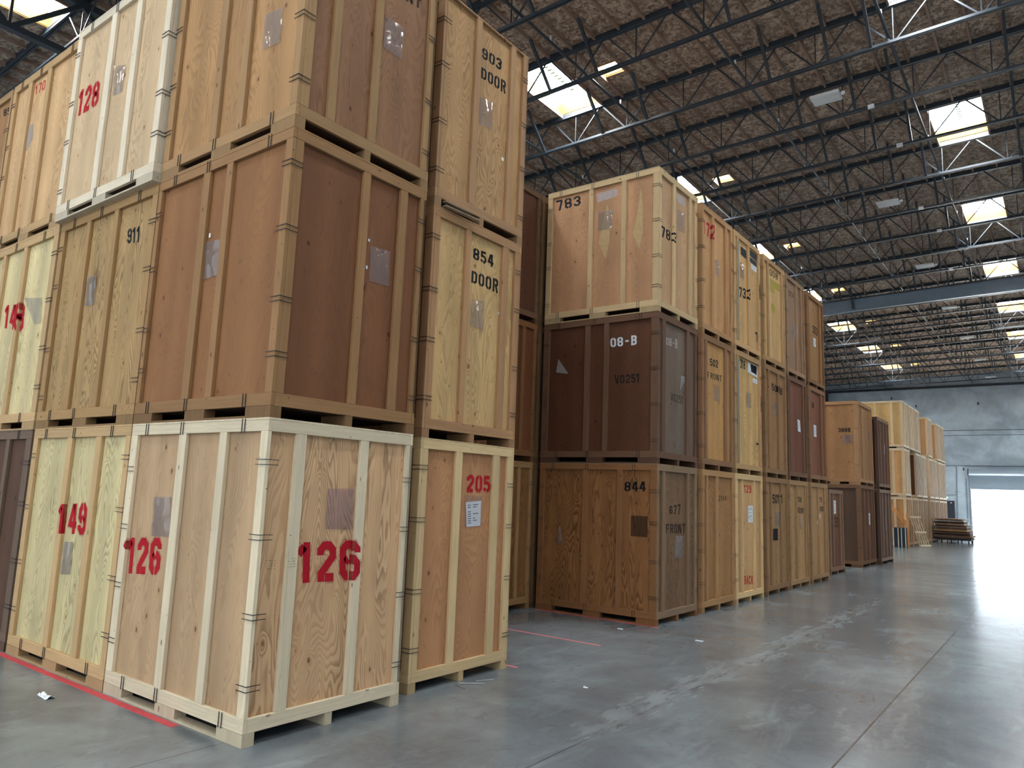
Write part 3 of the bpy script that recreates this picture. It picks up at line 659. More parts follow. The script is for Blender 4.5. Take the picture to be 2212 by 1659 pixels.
crate('pale floor crate with red 129 above and red BACK below', X, 10.22, A1, 2.1, 1.52, A2, (150, 112, 74), (210, 164, 110), (220, 184, 130), .20, None, [(.04, .12), (.34, .42), (1.0, 1.08), (1.44, 1.52)],
      [('t', 'f', '129', 'O', [.54, 2.02, .54, 2.18, .94, 2.02, .94, 2.17]), ('t', 'f', 'BACK', 'O', [.50, .32, .50, .48, .98, .29, .99, .45]), ('label', 'f', rect(.74, 1.78, 1.0, 1.46))], dirt=.3)
crate('yellow plywood crate with a black sprayed block in a white field', X, 10.22, A2, 2.1, 1.52, A3 - A2, (140, 104, 70), (214, 172, 108), (182, 142, 96), .34, None, [(.0, .09), (.14, .24), (1.40, 1.52)],
      [('t', 'f', '318', 'K', [.38, 2.04, .38, 2.23, .66, 2.05, .66, 2.23]), ('panel', 'f', [.8, 2.23, 1.36, 2.23, 1.36, 1.99, .8, 2.03], 'W'), ('panel', 'f', [.94, 2.22, 1.34, 2.22, 1.30, 2.05, .98, 2.06], 'K'),
       ('label', 'f', rect(1.08, 1.95, 1.34, 1.86)), ('panel', 'f', rect(.16, 2.2, .22, .2), 'G'), ('panel', 'f', rect(1.45, 1.62, 1.49, 1.3), 'd'), ('panel', 'f', rect(1.24, .66, 1.38, .62), 'K'), ('pouch', 'f', rect(.69, 1.62, .98, 1.32), (.6, .5, .42, .55))])
crate('tan top crate with black 733 and black painted-over windows', X, 10.22, A3, 2.1, 1.52, AT - A3, (150, 112, 76), (208, 164, 104), (196, 156, 106), .14, None, [(.0, .10), (.18, .27), (.80, .90), (1.42, 1.52)],
      [('t', 'f', '733', 'K', [.34, 1.1, .33, 1.3, .94, 1.15, .96, 1.39]), ('panel', 'f', [.44, 2.16, .76, 2.16, .78, 1.98, .46, 2.0], 'B'), ('panel', 'f', [.94, 2.24, 1.40, 2.24, 1.40, 2.10, .94, 2.12], 'B'), ('panel', 'f', [.96, 2.09, 1.38, 2.08, 1.38, 1.98, .96, 2.0], 'B'),
       ('label', 'f', rect(1.06, 1.97, 1.38, 1.86)), ('panel', 'f', rect(.20, 2.2, .25, .2), 'G'), ('panel', 'f', rect(1.45, 1.62, 1.49, 1.3), 'K'), ('panel', 'f', rect(1.26, .58, 1.38, .53), 'K'), ('panel', 'f', rect(1.34, .55, 1.38, .38), 'K'), ('pouch', 'f', rect(.40, 1.82, .62, 1.5), (.5, .42, .38, .6))])
crate('brown floor crate with black 5011 and a black square', X, 11.95, A1, 2.1, 1.48, A2, (110, 80, 56), (168, 128, 84), (150, 112, 76), .16, None, [(.0, .09), (.31, .39), (.96, 1.05), (1.39, 1.48)],
      [('t', 'f', '5011', 'K', [.5, 1.83, .51, 2.03, 1.07, 1.85, 1.07, 2.04], .2), ('pouch', 'f', rect(.68, 1.67, .96, 1.36), (.62, .6, .6, .5)), ('panel', 'f', rect(.5, 1.32, .81, 1.08), 'K')])
crate('brown crate with black 50K9 in the middle of its stack', X, 11.95, A2, 2.1, 1.48, A3 - A2, (110, 80, 56), (166, 122, 78), (150, 112, 76), .16, None, [(.0, .09), (.26, .34), (.88, .98), (1.39, 1.48)],
      [('t', 'f', '50K9', 'K', [.56, 1.86, .56, 2.02, 1.26, 1.84, 1.27, 2.0], .2), ('pouch', 'f', rect(.69, 1.64, .92, 1.35), (.66, .6, .56, .5))])
crate('yellow tan top crate with black 008 and mustard painted patches', X, 11.95, A3, 2.1, 1.48, AT - A3, (130, 94, 62), (212, 170, 110), (180, 140, 94), .20, None, [(.0, .09), (.28, .38), (1.25, 1.35), (1.39, 1.48)],
      [('t', 'f', '008', 'K', [.52, 2.03, .51, 2.2, 1.09, 2.07, 1.1, 2.22], .15), ('panel', 'f', [.51, 1.97, 1.22, 1.99, 1.20, 1.82, .54, 1.83], 'Y'), ('panel', 'f', [.54, 1.82, .82, 1.82, .82, 1.68, .54, 1.70], 'Y'),
       ('panel', 'f', [.58, 1.40, .70, 1.46, .84, 1.40, .86, 1.30, .74, 1.21, .60, 1.26], 'Y')])
crate('light brown floor crate with faint 108 DOOR lettering', X, 13.54, A1, 2.1, 1.47, A2, (120, 90, 62), (190, 148, 98), (166, 128, 86), .28, None, [(.0, .09), (.5, .58), (1.21, 1.3), (1.38, 1.47)],
      [('t', 'f', '108', 'K', [.7, 1.89, .71, 2.02, 1.0, 1.88, 1.01, 2.01]), ('t', 'f', 'DOOR', 'K', [.60, 1.64, .61, 1.78, 1.16, 1.63, 1.17, 1.76]), ('pouch', 'f', rect(.79, 1.56, 1.0, 1.28), (.66, .62, .58, .45))])
crate('dark reddish brown crate in the fifth stack with a white sleeve', X, 13.54, A2, 2.1, 1.47, A3 - A2, (80, 52, 40), (124, 72, 50), (116, 82, 60), .08, None, [(.0, .09), (.13, .22), (1.18, 1.27), (1.38, 1.47)],
      [('label', 'f', [.80, 1.43, 1.0, 1.41, 1.04, 1.14, .82, 1.15])])
crate('greyish brown top crate with faint 2274', X, 13.54, A3, 2.1, 1.47, AT - A3, (110, 84, 62), (152, 118, 92), (158, 122, 90), .10, None, [(.0, .09), (.78, .88), (1.18, 1.27), (1.38, 1.47)],
      [('t', 'f', '2274', 'k', [.3, 1.92, .3, 2.05, .68, 1.92, .68, 2.05]), ('pouch', 'f', rect(.52, 1.28, .76, .96), (.8, .8, .82, .7))])
crate('light brown floor crate with faint 151 DOOR and a slanted white label', X, 15.22, A1, 2.1, 1.54, A2, (120, 90, 62), (186, 144, 96), (170, 130, 88), .24, None, [(.0, .09), (.64, .74), (1.25, 1.34), (1.45, 1.54)],
      [('t', 'f', '151', 'K', [.87, 1.92, .88, 2.04, 1.14, 1.91, 1.15, 2.03]), ('t', 'f', 'DOOR', 'K', [.78, 1.69, .78, 1.82, 1.21, 1.68, 1.22, 1.81]), ('label', 'f', [.74, 1.62, .93, 1.61, .78, 1.37, .57, 1.39])])
crate('dark reddish brown crate in the sixth stack with white paper', X, 15.22, A2, 2.1, 1.54, A3 - A2, (86, 56, 42), (132, 78, 54), (142, 100, 70), .08, None, [(.0, .1), (.14, .22), (1.1, 1.19), (1.45, 1.54)],
      [('label', 'f', rect(.48, 1.43, .72, 1.14)), ('patch', 'f', rect(.36, 1.98, .56, 1.84), 'd')])
crate('brown top crate with black 353 at the far end of the tall row', X, 15.22, A3, 2.1, 1.54, AT - A3, (110, 76, 50), (170, 122, 72), (140, 98, 62), .34, None, [(.0, .1), (.12, .2), (1.12, 1.22), (1.45, 1.54)],
      [('t', 'f', '353', 'K', [.62, 1.42, .60, 1.62, 1.06, 1.41, 1.08, 1.62], .22), ('label', 'f', rect(.64, 1.3, .86, 1.08))])
crate('single low dark crate marked 793 with white label, nothing stacked on it', -.42, 17.87, 0, 2.1, 1.55, 2.27, (92, 62, 48), (128, 86, 62), (142, 108, 84), .40, None, [(.06, .16), (.40, .48), (1.17, 1.27), (1.45, 1.55)],
      [('t', 'f', '793', 'k', [.59, 1.24, .59, 1.54, 1.06, 1.24, 1.06, 1.54], .15), ('label', 'f', rect(.52, 1.98, .82, 1.62))], dirt=.7)
# --- two-high stacks further on
crate('dark brown lower crate under the 3888 crate with white slip', -.38, 21.45, 0, 1.53, 2.05, 2.5, (96, 72, 56), (112, 72, 52), (128, 92, 66), .12, [(1.40, 1.53)], [(.0, .1), (.45, .54), (1.0, 1.09), (1.6, 1.69), (1.95, 2.05)],
      [('label', 'f', rect(1.15, 1.64, 1.4, 1.28))], clips=1)
crate('tan upper crate with black 3888 and a sleeve under the number', -.38, 21.45, 2.5, 1.53, 2.05, 2.62, (182, 130, 84), (168, 122, 80), (176, 130, 90), .16, [(.42, .54), (1.38, 1.53)], [(.0, .1), (.5, .6), (1.62, 1.72), (1.95, 2.05)],
      [('t', 'l', '3888', 'K', [.93, 1.64, .93, 1.77, 1.29, 1.63, 1.29, 1.78]), ('pouch', 'l', rect(1.04, 1.56, 1.36, 1.29), (.46, .36, .32, .6)), ('pouch', 'f', [1.5, 1.72, 1.72, 1.78, 1.62, 1.56, 1.4, 1.5], (.8, .8, .82, .8))], clips=1)
crate('very dark lower crate with white slip beside the stack of the 3888 crate', -.25, 23.62, 0, 1.53, 1.95, 2.43, (58, 42, 38), (96, 60, 48), (96, 72, 58), .08, None, [(.0, .1), (.45, .53), (1.0, 1.08), (1.5, 1.58), (1.85, 1.95)], [('label', 'f', rect(.98, 1.5, 1.2, 1.1))], clips=1, frf=(140, 116, 98))
crate('very dark upper crate with white slip beside the 3888 crate', -.25, 23.62, 2.43, 1.53, 1.95, 2.41, (56, 40, 36), (96, 58, 46), (96, 70, 56), .08, None, [(.0, .1), (.45, .53), (1.0, 1.08), (1.5, 1.58), (1.85, 1.95)], [('label', 'f', rect(1.1, 1.56, 1.28, 1.24))], clips=1, frf=(136, 104, 84))
# --- far row by the end wall
FY = [36.9, 38.7, 40.45, 42.2, 44.85, 46.6, 48.5, 50.2]
ORD = ['first', 'second', 'third', 'fourth', 'fifth', 'sixth', 'seventh', 'eighth']
for k, y in enumerate(FY):
    for lv in range(3):
        if lv == 2 and k in (3, 5): continue
        pc = random.choice([(214, 164, 106), (206, 152, 98), (196, 146, 96), (184, 130, 82)])
        if k == 0: pc = [(196, 138, 82), (212, 156, 98), (214, 170, 104)][lv]
        if k == 2 and lv == 1: pc = (118, 76, 52)
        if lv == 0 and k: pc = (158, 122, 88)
        xx = -1.57 - (.9 if (k == 1 and lv == 1) else 0)
        nm = '%s crate of the far row in the %s stack from the nearer end' % (['floor level', 'middle level', 'top level'][lv], ORD[k])
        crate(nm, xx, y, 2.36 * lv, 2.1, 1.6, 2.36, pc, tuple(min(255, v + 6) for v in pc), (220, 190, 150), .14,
              [(0, .09), (.82, .9), (1.55, 1.66), (1.98, 2.1)], [(0, .1), (.5, .62), (1.0, 1.12), (1.5, 1.6)], clips=0, dirt=.25, frf=(226, 216, 196) if lv else (186, 154, 118))  # upper end frames made paler, door light put into their colour

# ------------------------------------------------------------------ building shell
XL, XR, YB, YW = -20., 16., -13., 61.
def struct(name, me, mat, parent=None, loc=(0, 0, 0), rot=None, color=None):
    o = link(name, me, mat, parent, loc, rot, color)
    if not parent: o['kind'] = 'structure'
    return o
struct('floor', boxes_mesh('floor', [((XL - 6, YB - 6, -.2), (XR + 8, YW, 0))]), M['floor'])
# end wall with the roller door opening
DX0, DX1, DZ = -1.06, 2.60, 4.40
wl = struct('wall_back', boxes_mesh('wall_back', [((XL, YW, 0), (DX0, YW + .22, 12.6)), ((DX1, YW, 0), (XR + 4, YW + .22, 12.6)), ((DX0, YW, DZ), (DX1, YW + .22, 12.6))]), M['wall'])
struct('wall_left', boxes_mesh('wall_left', [((XL - .2, YB, 0), (XL, YW + .2, 12.4))]), M['wall'])
struct('wall_right', boxes_mesh('wall_right', [((XR, YB, 0), (XR + .2, YW + .2, 12.8))]), M['wall'])
struct('trim_1', boxes_mesh('trim', [((XL, YW - .012, 7.73), (XR, YW, 7.78)), ((XL, YW - .012, 7.36), (XR, YW, 7.40))]), plain('wall_joint', (.13, .15, .17), .8, .2))
struct('trim_2', boxes_mesh('trim', [((XL, YW - .12, 11.02), (XR, YW, 11.2))]), M['steel'])
# skylight layout: columns along x, one bay in three along y
SKY = []
for xc in (-13.55 + .9, -5.6 + .0, 2.35, 10.3):
    for k in range(-8, 22):
        if (k - 1) % 3 == 0: SKY.append((xc, jy(k)))
SKY = [(x, y) for x, y in SKY if x > -10] + [(-12.95, y - JOIST_DY) for x, y in SKY if x < -10]
SMALL = [(-3.74, jy(k) + 1.0) for k in range(-5, 20, 3)]
SKY = [q for q in SKY if q[1] + JOIST_DY < YW and q[1] > YB + .2]
SMALL = [(x, y) for x, y in [(-3.74, jy(k) + 1.0) for k in range(-8, 22) if (k - 1) % 3 == 0] if y > YB + .5]
SW, SL = 1.22, JOIST_DY - .1
DK = 12.06
holes = [(x, y + .05, x + SW, y + .05 + SL) for x, y in SKY] + [(x, y, x + .54, y + .46) for x, y in SMALL]
def deck_mesh():
    xs = sorted({XL, XR} | {h[0] for h in holes} | {h[2] for h in holes})
    bm = bmesh.new()
    for a, b in zip(xs, xs[1:]):
        hs = sorted([(h[1], h[3]) for h in holes if h[0] < (a + b) / 2 < h[2]])
        y = YB; segs = []
        for c, d in hs: segs.append((y, c)); y = d
        segs.append((y, YW + .2))
        for c, d in segs:
            vs = [bm.verts.new((x, yy, zr(x, DK) + dz)) for dz in (0, .02) for x, yy in ((a, c), (b, c), (b, d), (a, d))]
            bm.faces.new(vs[3::-1]); bm.faces.new(vs[4:])
            for i in range(4): bm.faces.new((vs[i], vs[(i + 1) % 4], vs[4 + (i + 1) % 4], vs[4 + i]))
    return finish('ceiling', bm)
ceil = struct('ceiling', deck_mesh(), M['osb'])
RAFT = lin((156, 130, 114)) + (.25,)
for i in range(-24, 16):
    x = -1.29 + .61 * i
    if x > 8.4: continue
    segs = []; y = YB
    for h in sorted([h for h in holes if h[0] + .06 < x < h[2] - .06], key=lambda h: h[1]):
        segs.append((y, h[1] - .05)); y = h[3] + .05
    segs.append((y, YW - .02))
    for a, b in segs:
        if b - a < .5: continue
        link('rafter', board_mesh(.045, .092, b - a, 0), M['lum'], ceil, (x, (a + b) / 2, zr(x, DK - .047)), (-PI / 2, 0, 0), RAFT)
CURB = lin((158, 112, 50)) + (.1,)
def skylight(n, x, y, w, l, mark):
    zb, zt = zr(x + w / 2, DK) - .02, zr(x + w / 2, DK) + (.34 if mark else .17)
    t = .038
    root = empty('window_%d' % n, (x + w / 2, y + l / 2, zt), None, None); root['kind'] = 'structure'
    cx, cy = w / 2, l / 2
    me = boxes_mesh('curb', [((-cx - t, -cy - t, zb - zt), (-cx, cy + t, 0)), ((cx, -cy - t, zb - zt), (cx + t, cy + t, 0)), ((-cx, -cy - t, zb - zt), (cx, -cy, 0)), ((-cx, cy, zb - zt), (cx, cy + t, 0))])
    link('curb', me, M['lum'], root, (0, 0, 0), None, CURB)
    link('pane', boxes_mesh('pane', [((-cx - t, -cy - t, .0), (cx + t, cy + t, .012))]), M['pane'], root)
    if mark:
        bx = [((-.05, -cy + .35 + i * .15, -.004), (.07, -cy + .42 + i * .15, -.001)) for i in range(11)] + [((-cx + .1, cy - .62, -.004), (-.15, cy - .605, -.001)), ((.2, cy - .62, -.004), (cx - .1, cy - .605, -.001))]
        link('pane_marking', boxes_mesh('pane_marking', bx), M['tint'], root, (0, 0, 0), None, (.25, .5, .52, 1))
for i, (x, y) in enumerate(SKY): skylight(i + 1, x, y + .05, SW, SL, True)
for i, (x, y) in enumerate(SMALL): skylight(len(SKY) + i + 1, x, y, .54, .46, False)

# ------------------------------------------------------------------ roof joists, truss girder, plate girder, sprinkler pipes
zt0, zb0 = 11.97, 11.16
def rod(name, p, w):
    k = (name, tuple(round(v, 3) for v in p), w)
    if k not in _cache:
        bm = bmesh.new(); bm_bar(bm, (0, 0, 0), p, w, w); _cache[k] = finish(name, bm)
    return _cache[k]
BR = (-8.57, -7.33, -6.1, -4.3, -3.05, -.04, 1.2, 2.02, 4.24, 5.5)
K_ALL = list(range(-7, 22))
def place_words(k):
    if k == 10: return 'directly above the deep plate girder'
    if k > 10: return '%s behind the deep plate girder' % {1: 'first', 2: 'second', 3: 'third'}.get(k - 10, '%dth' % (k - 10))
    return '%s on the near side of the deep plate girder' % {1: 'first', 2: 'second', 3: 'third'}.get(10 - k, '%dth' % (10 - k))
for k in K_ALL:
    y = jy(k); xa, xb = XL, (XR if k < 4 else 12.)
    root = empty('roof_joist', (0, y, 11.16), 'dark open-web steel roof joist, %s' % place_words(k), 'joist', 'open-web roof joists')
    bm = bmesh.new()
    for dy in (-.034, .034): bm_bar(bm, (xa, dy, zr(xa, zt0) - 11.16), (xb, dy, zr(xb, zt0) - 11.16), .05, .075)
    link('top_chord', finish('top_chord', bm), M['steel'], root)
    link('nailer', (lambda b: (bm_bar(b, (xa, 0, zr(xa, zt0 + .062) - 11.16), (xb, 0, zr(xb, zt0 + .062) - 11.16), .13, .045), finish('nailer', b))[1])(bmesh.new()), M['steel'], root)
    bm = bmesh.new()
    for dy in (-.032, .032): bm_bar(bm, (xa, dy, zr(xa, zb0) - 11.16), (xb, dy, zr(xb, zb0) - 11.16), .042, .055)
    link('bottom_chord', finish('bottom_chord', bm), M['steel'], root)
    for i in range(-7, 5):
        xn = -.6 + 1.518 * i
        if k >= 12 and (xn > 4 or xn < -12.5): continue
        z0 = zr(xn, zb0) - 11.16; h = zt0 - zb0
        link('web_vertical', rod('web_vertical', (0, 0, h), .022), M['steel'], root, (xn, 0, z0))
        for sg in (-1, 1):
            link('web_diagonal', rod('web_diagonal', (sg * .70, 0, h + sg * .759 * S), .032 if sg < 0 else .026), M['steel'], root, (xn + sg * .03, 0, z0))
    for xb_ in BR:
        if k >= 14 and xb_ > 3: continue
        link('chord_brace', rod('chord_brace', (0, -.87, .84), .06), M['steel'], root, (xb_, -.02, zr(xb_, zb0) - 11.16))
    if k in (3, 4, 6, 7, 9):
        link('junction_box', board_mesh(.14, .07, .09), M['white'], root, (1.55 + .2 * (k % 3), -.07, zr(1.6, zb0) - 11.16 - .02))
# truss girder carrying the joists on the left
xg = -11.12
root = empty('truss_girder', (xg, 0, 10.40), 'heavy dark truss girder under the skylight at the upper left corner', 'girder')
bm = bmesh.new(); bm_box(bm, (-.08, YB, -.06), (.08, YW, .06)); link('bottom_chord', finish('bottom_chord', bm), M['steel'], root)
bm = bmesh.new(); bm_box(bm, (-.08, YB, 1.1), (.08, YW, 1.24)); link('top_chord', finish('top_chord', bm), M['steel'], root)
for i in range(-4, 18):
    y = 1.15 + 2.4384 * i
    for sg in (-1, 1): link('web_diagonal', rod('girder_diagonal', (0, sg * 1.17, 1.12), .085), M['steel'], root, (0, y + sg * .03, .02))
    link('web_vertical', rod('girder_vertical', (0, 0, 1.1), .05), M['steel'], root, (0, y, .02))
yg = jy(10); GA, GB = -11.0, 15.9
root = empty('plate_girder', (0, yg, 10.6), 'deep grey blue plate girder crossing the roof halfway down the hall', 'girder')
bm = bmesh.new(); bm_bar(bm, (GA, 0, zr(GA, 0) + .25), (GB, 0, zr(GB, 0) + .25), .03, .50, (0, 0, 1)); link('web_plate', finish('web_plate', bm), M['galv'], root)
for nm, dz in (('bottom_flange', .0), ('top_flange', .50)):
    bm = bmesh.new(); bm_bar(bm, (GA, 0, zr(GA, 0) + dz), (GB, 0, zr(GB, 0) + dz), .2, .03, (0, 0, 1)); link(nm, finish(nm, bm), M['galv'], root)
for x in (-2.55, 7.): link('stiffener', board_mesh(.04, .18, .46, 0), M['galv'], root, (x, 0, zr(x, .25)))
link('knee_brace', rod('knee_brace', (0, -.6, .80), .09), M['steel'], root, (-2.55, -.05, zr(-2.55, .1)))
for i, x in enumerate((-9.3, -6.35, -3.42, -.58, 2.34, 5.26)):
    root = empty('sprinkler_pipe', (x, 0, zr(x, 11.33)), 'black sprinkler pipe running down the hall above the joist bottoms, %s' % ['far left', 'left of the gap skylights', 'left of the aisle', 'above the aisle edge', 'beside the right skylight row', 'rightmost'][i], 'pipe', 'sprinkler pipes')
    bm = bmesh.new(); bm_tube(bm, [(0, YB, 0), (0, YW - .15, 0)], .033); link('pipe', finish('pipe', bm), M['steel'], root)
    for j in range(12):
        y = jy(0) + 1.1 + 3.05 * j
        link('sprinkler_head', rod('sprinkler_head', (0, 0, .12), .035), M['white'], root, (0, y, .03))
# flat light fixtures hung between the joists
for i in range(7):
    for x, words in ((.72, 'above the aisle'), (-9.0, 'over the crate rows')):
        y = 13.88 + 7.45 * i
        if x < 0 and i not in (5,): continue
        z = 11.3
        root = empty('light_fixture', (x, y, z), 'white flat fluorescent light fixture %s, %s' % (words, ['nearest', 'second nearest', 'third nearest', 'fourth nearest', 'fifth nearest', 'sixth nearest', 'furthest'][i]), 'light fixture', 'ceiling light fixtures')
        link('housing', board_mesh(.64, .44, .05), M['white'], root, (0, 0, .03))
        for dy in (-.145, 0, .145): link('reflector', boxes_mesh('reflector', [((-.30, -.062, -.012), (.30, .062, .004))]), M['lens'], root, (0, dy, 0))
        for dx in (-.28, .28): link('hanging_wire', rod('hanging_wire', (0, 0, .62), .006), M['wire'], root, (dx, 0, .05))
        bm = bmesh.new(); bmesh.ops.create_uvsphere(bm, u_segments=12, v_segments=8, radius=.05); link('motion_sensor', finish('motion_sensor', bm), M['white'], root, (.38, -.08, 0))
# sprinkler drop loop near the end wall
bm = bmesh.new(); bm_tube(bm, [(-8.27, 58.3, 11.6), (-8.27, 58.3, 11.3), (-8.1, 58.3, 11.05), (-5.5, 58.3, 11.1)], .03)
tag(link('drop_pipe', finish('drop_pipe', bm), M['steel']), 'dark bent pipe dropping below the last joists at the end wall', 'pipe')

# ------------------------------------------------------------------ end wall fittings
root = empty('door_1', ((DX0 + DX1) / 2, YW, 0), None, None); root['kind'] = 'structure'
dc = (DX0 + DX1) / 2
bm = bmesh.new()
bm_box(bm, (DX0 - dc, .065, 3.40), (DX1 - dc, .085, 4.5))
for i in range(14):                       # corrugated curtain
    z = 3.40 + i * .078
    bm_bar(bm, (DX0 - dc, .06, z + .039), (DX1 - dc, .06, z + .039), .05, .060)
link('curtain', finish('curtain', bm), M['shutter'], root)
bm = bmesh.new(); bm_tube(bm, [(DX0 - dc - .06, -.22, 4.63), (DX1 - dc + .06, -.22, 4.63)], .21, 20); link('roller_housing', finish('roller_housing', bm), M['shutter'], root)
for sx in (DX0 - dc - .05, DX1 - dc + .05):
    link('guide_rail', board_mesh(.09, .07, 4.4, 0), M['galv'], root, (sx, -.04, 2.2))
    link('bracket', board_mesh(.05, .42, .5, 0), M['steel'], root, (sx - .04 * (1 if sx < 0 else -1), -.22, 4.62))
link('threshold', board_mesh(DX1 - DX0, .16, .02, 0), M['steel'], root, (0, .11, .011))
root = empty('door_2', (-2.62, YW - .03, 0), None, None); root['kind'] = 'structure'
link('leaf', board_mesh(.96, .05, 2.5, 0), plain('dark_door_paint', (.035, .04, .055), .5, .4), root, (0, 0, 1.25))
link('sticker', board_mesh(.08, .01, .08, 0), M['white'], root, (.26, -.03, 2.36))
root = empty('exit_lamp', (-2.68, YW - .06, 2.74), 'small green glowing exit lamp above the dark door in the end wall', 'lamp')
link('housing', board_mesh(.26, .08, .16), M['white'], root, (0, .02, .0)); link('lens', board_mesh(.2, .02, .1), M['green'], root, (0, -.03, 0))
for i, pts in enumerate(([(-7, 0, 5.14), (-1.9, 0, 5.14), (3.5, 0, 5.12)], [(-1.9, 0, 5.05), (-1.97, 0, 1.2)], [(-2.9, 0, 2.95), (-2.0, 0, 2.95)], [(-1.32, 0, 4.2), (-1.30, 0, 1.0)])):
    bm = bmesh.new(); bm_tube(bm, [(p[0], YW - .05, p[2]) for p in pts], .028)
    tag(link('conduit', finish('conduit', bm), M['galv']), ['grey conduit running level along the end wall above the roller door', 'thin grey conduit dropping to the floor left of the roller door', 'short grey conduit over the dark door', 'thin conduit close to the left roller door rail'][i], 'conduit')
for i, (x, z) in enumerate(((-6.1, 10.4), (-4.4, 9.7), (-.3, 9.75), (-1.45, 4.86))):
    tag(link('wall_plate', board_mesh(.1, .02, .2, 0), M['steel'], None, (x, YW - .012, z)), ['leftmost small dark plate high on the end wall', 'small dark plate high on the end wall over the far crate row', 'small dark plate high on the end wall above the roller door', 'small dark plate beside the roller housing'][i], 'plate')
link_col = tag(link('roof_column', board_mesh(.22, .22, 11.2, 0), M['steel'], None, (-10.93, YW - .3, 5.6)), 'dark steel column against the left part of the end wall', 'column')

# ------------------------------------------------------------------ outside the roller door
struct('yard_apron', boxes_mesh('apron', [((-30, YW, -.25), (30, YW + 60, -.01))]), M['apron'])  # concrete ground outdoors beyond the door, not trim of the hall
root = empty('pole_stand', (1.75, YW + 2.2, -.01), 'thin pole on a low base just outside the roller door', 'pole')
link('pole', rod('pole_rod', (0, 0, 1.25), .03), M['galv'], root, (0, 0, .08)); link('base', board_mesh(.55, .4, .1), M['galv'], root, (0, 0, .05))

# ------------------------------------------------------------------ things lying near the end wall
def board(name, p, q, w, h, mat, col, label=None, cat=None, group=None, parent=None):
    bm = bmesh.new(); c = (Vector(p) + Vector(q)) / 2; bm_bar(bm, Vector(p) - c, Vector(q) - c, w, h)
    o = link(name, finish(name, bm), mat, parent, c, None, col)
    if label: tag(o, label, cat, group)
    return o
root = empty('pallet', (-1.1, 38.0, 0), 'pale wooden pallet leaning against the far crate row', 'pallet')
PC = lin((232, 216, 186)) + (.1,)
pb, pt = Vector((-1.00, 38.0, .03)), Vector((-1.40, 37.85, 1.46)); dx = Vector((.36, .68, 0)); dx.normalize()
up = (pt - pb).normalized(); nrm = up.cross(dx).normalized()
for i in range(5):
    o = dx * (-.34 + .17 * i); board('slat', pb + o - root.location, pt + o - root.location, .125, .024, M['lum'], PC, parent=root)
for f in (.03, .47, .97):
    c = pb + (pt - pb) * f - nrm * .05 - root.location; board('crosspiece', c - dx * .38, c + dx * .38, .05, .08, M['lum'], PC, parent=root)
root = empty('panel_crate', (-1.77, 36.25, 0), 'low black box with pale upright strips on the floor before the far crate row', 'box')
link('body', board_mesh(.54, .34, .92), plain('black_plywood', (.02, .028, .04), .6, .3), root, (0, 0, .46))
for dx_ in (-.26, -.06, .08, .25): link('upright_strip', board_mesh(.035, .02, .9), M['lum'], root, (dx_, -.18, .46), None, PC)
board('brace_board', (-2.2, 36.83, 1.96), (-1.585, 36.83, 1.18), .02, .06, M['lum'], lin((226, 156, 92)) + (.1,), 'upper of two orange boards slanting across the nearest far crate', 'board')
board('brace_board', (-2.2, 36.83, 1.84), (-1.60, 36.83, 1.06), .02, .05, M['lum'], lin((226, 156, 92)) + (.1,), 'lower of two orange boards slanting across the nearest far crate', 'board')
board('post', (-1.53, 36.80, .0), (-1.53, 36.80, 1.6), .08, .07, M['lum'], lin((222, 148, 84)) + (.1,), 'upright corner post of the nearest far crate, coloured as lit orange', 'post')  # added over the crate's own corner post, orange light put into the colour
# flat pile of dismantled crate panels on a dolly
cx, cy = -.56, 45.6
root = empty('dolly', (cx, cy, 0), 'dark low dolly on casters under the pile of flat panels', 'dolly')
link('bed', board_mesh(1.75, 2.0, .10), M['black'], root, (0, 0, .24))
for sx in (-.75, -.25, .25, .75):
    for sy in (-.85, .85):
        bm = bmesh.new(); bm_tube(bm, [(-.03, 0, 0), (.03, 0, 0)], .09, 14); link('caster', finish('caster', bm), M['black'], root, (sx, sy, .091))
z = .29
PCOL = [(84, 60, 52), (150, 120, 96), (70, 52, 48), (110, 84, 66), (60, 48, 46), (196, 158, 108), (92, 70, 58), (180, 160, 140), (80, 58, 48), (140, 112, 88), (74, 56, 50), (210, 204, 196), (100, 76, 60)]
for i, c in enumerate(PCOL):
    h = .055 + .05 * ((i * 7) % 4) / 3
    w = 1.76 - .04 * i + .06 * ((i * 5) % 3); ox = .02 * ((i * 3) % 5 - 2) - .012 * i
    root = empty('flat_panel', (cx + ox, cy + .05 * ((i * 11) % 3 - 1), z), 'wooden panel lying flat in the pile by the roller door, %s from the dolly up' % (ORD + ['ninth', 'tenth', 'eleventh', 'twelfth', 'thirteenth'])[i], 'panel', 'flat panels on the dolly')
    link('sheet', board_mesh(w, 1.9, .02, 0), M['ply'], root, (0, 0, .0101), None, lin(c) + (.2,))
    for dx_ in (-w / 2 + .05, 0, w / 2 - .05): link('batten', board_mesh(.09, 1.9, h - .021), M['lum'], root, (dx_, 0, .0205 + (h - .021) / 2), None, lin(tuple(min(255, v + 14) for v in c)) + (.5,))
    for sy in (-.91, .91): link('edge_strip', board_mesh(w - .2, .03, h - .022), M['lum'], root, (0, sy, .0205 + (h - .022) / 2), None, lin(c) + (.5,))
    z += h + .001
board('loose_board', (-1.54, 44.5, z + .02), (-.35, 45.2, z + .02), .12, .035, M['lum'], lin((170, 128, 96)) + (.4,), 'long board on top of the pile sticking out to the left', 'board')
board('loose_board', (-1.3, 46.0, z + .02), (.1, 46.1, z + .02), .10, .04, M['lum'], lin((216, 210, 200)) + (.2,), 'pale board on top of the pile behind the long board', 'board')
root = empty('folding_chair', (.42, 46.7, 0), 'white frame chair standing behind the right end of the flat pile', 'chair')
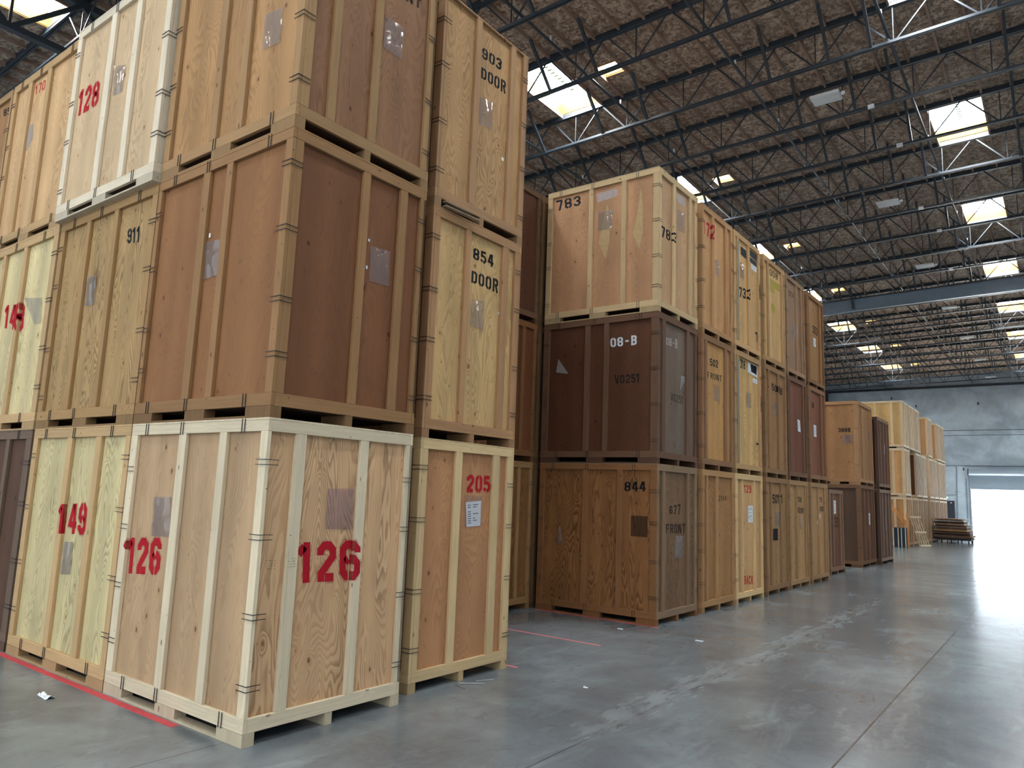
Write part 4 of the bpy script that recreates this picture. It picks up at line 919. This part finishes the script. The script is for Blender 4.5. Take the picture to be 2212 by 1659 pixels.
for a, b in (((-.2, 0, 0), (-.2, 0, 1.5)), ((.2, 0, 0), (.2, 0, .98))): board('leg', a, b, .03, .03, M['white'], None, parent=root)
link('seat', board_mesh(.44, .4, .03), M['white'], root, (0, -.15, .98))

# ------------------------------------------------------------------ floor markings and litter
def strip(name, p, q, w, label, mat):
    bm = bmesh.new(); bm_bar(bm, (Vector(p) - Vector(q)) / 2, (Vector(q) - Vector(p)) / 2, w, .0016)
    o = link(name, finish(name, bm), mat, None, (Vector(p) + Vector(q)) / 2 + Vector((0, 0, .0009))); tag(o, label, 'floor line')
pk = plain('pink_line_paint', (.80, .17, .20), .6, .2, 0, .2, 20)
strip('floor_line', (-8.5, -.055, 0), (-.78, -.055, 0), .07, 'worn red painted line along the foot of the left crates', M['red'])
strip('floor_line', (-2.3, 5.13, 0), (-.05, 5.11, 0), .032, 'thin pink red line on the floor in front of the gap', pk)
strip('floor_line', (-.9, 3.40, 0), (-.09, 3.40, 0), .03, 'short pink line end showing beside the 205 crate', pk)
strip('floor_line', (-2.3, 6.885, 0), (-.10, 6.885, 0), .035, 'dark red line along the foot of the 844 crate', M['red'])
def scrap(name, loc, sx, sy, h, label, mat, seed):
    rr = random.Random(seed); bm = bmesh.new(); N = 7; g = []
    for i in range(N):
        row = []
        for j in range(N):
            a, b = i / (N - 1) - .5, j / (N - 1) - .5
            row.append(bm.verts.new((a * sx, b * sy * (1 + .4 * a), .002 + h * rr.random() * (1 - 2 * abs(b)))))
        g.append(row)
    for i in range(N - 1):
        for j in range(N - 1): bm.faces.new((g[i][j], g[i + 1][j], g[i + 1][j + 1], g[i][j + 1]))
    tag(link(name, finish(name, bm), mat, None, loc), label, 'litter')
scrap('crumpled_paper', (-2.26, -.38, 0), .20, .07, .035, 'white crumpled paper strip on the floor at the lower left', M['paper'], 1)
scrap('paper_scrap', (.72, 6.38, 0), .11, .05, .015, 'white scrap on the aisle floor before the 677 crate', M['paper'], 2)
scrap('paper_scrap', (.88, 3.21, 0), .05, .03, .012, 'tiny white scrap on the floor right of the 205 crate', M['paper'], 3)
scrap('paper_scrap', (-.45, 6.35, 0), .09, .03, .012, 'pale scrap on the floor by the foot of the 844 crate', M['paper'], 4)
for i, (a, b) in enumerate((((-.09, 2.44, .006), (.10, 2.60, .006)), ((-.02, 2.62, .006), (.06, 2.80, .006)), ((-.08, 2.38, .006), (.08, 2.33, .006)))):
    bm = bmesh.new(); c = (Vector(a) + Vector(b)) / 2; bm_tube(bm, [Vector(a) - c, Vector(b) - c], .0045, 6)
    tag(link('metal_clip', finish('metal_clip', bm), plain('bright_steel', (.5, .5, .5), .3, .5, .8), None, c), ['longest loose metal clip on the floor at the 205 crate', 'loose metal clip crossing the longest one on the floor', 'short loose metal clip on the floor at the 205 crate'][i], 'clip', 'loose clips on the floor')
for i, (a, b) in enumerate((((-.14, 1.93, 4.705), (-.10, 2.42, 4.70)), ((-.13, 1.92, 4.745), (-.085, 2.30, 4.730)))):
    board('splintered_board', a, b, .05, .016, M['lum'], lin((150, 128, 104)) + (.4,), ['lower splintered board end sticking out between the 854 and 903 crates', 'upper splintered board end under the 903 crate'][i], 'board')
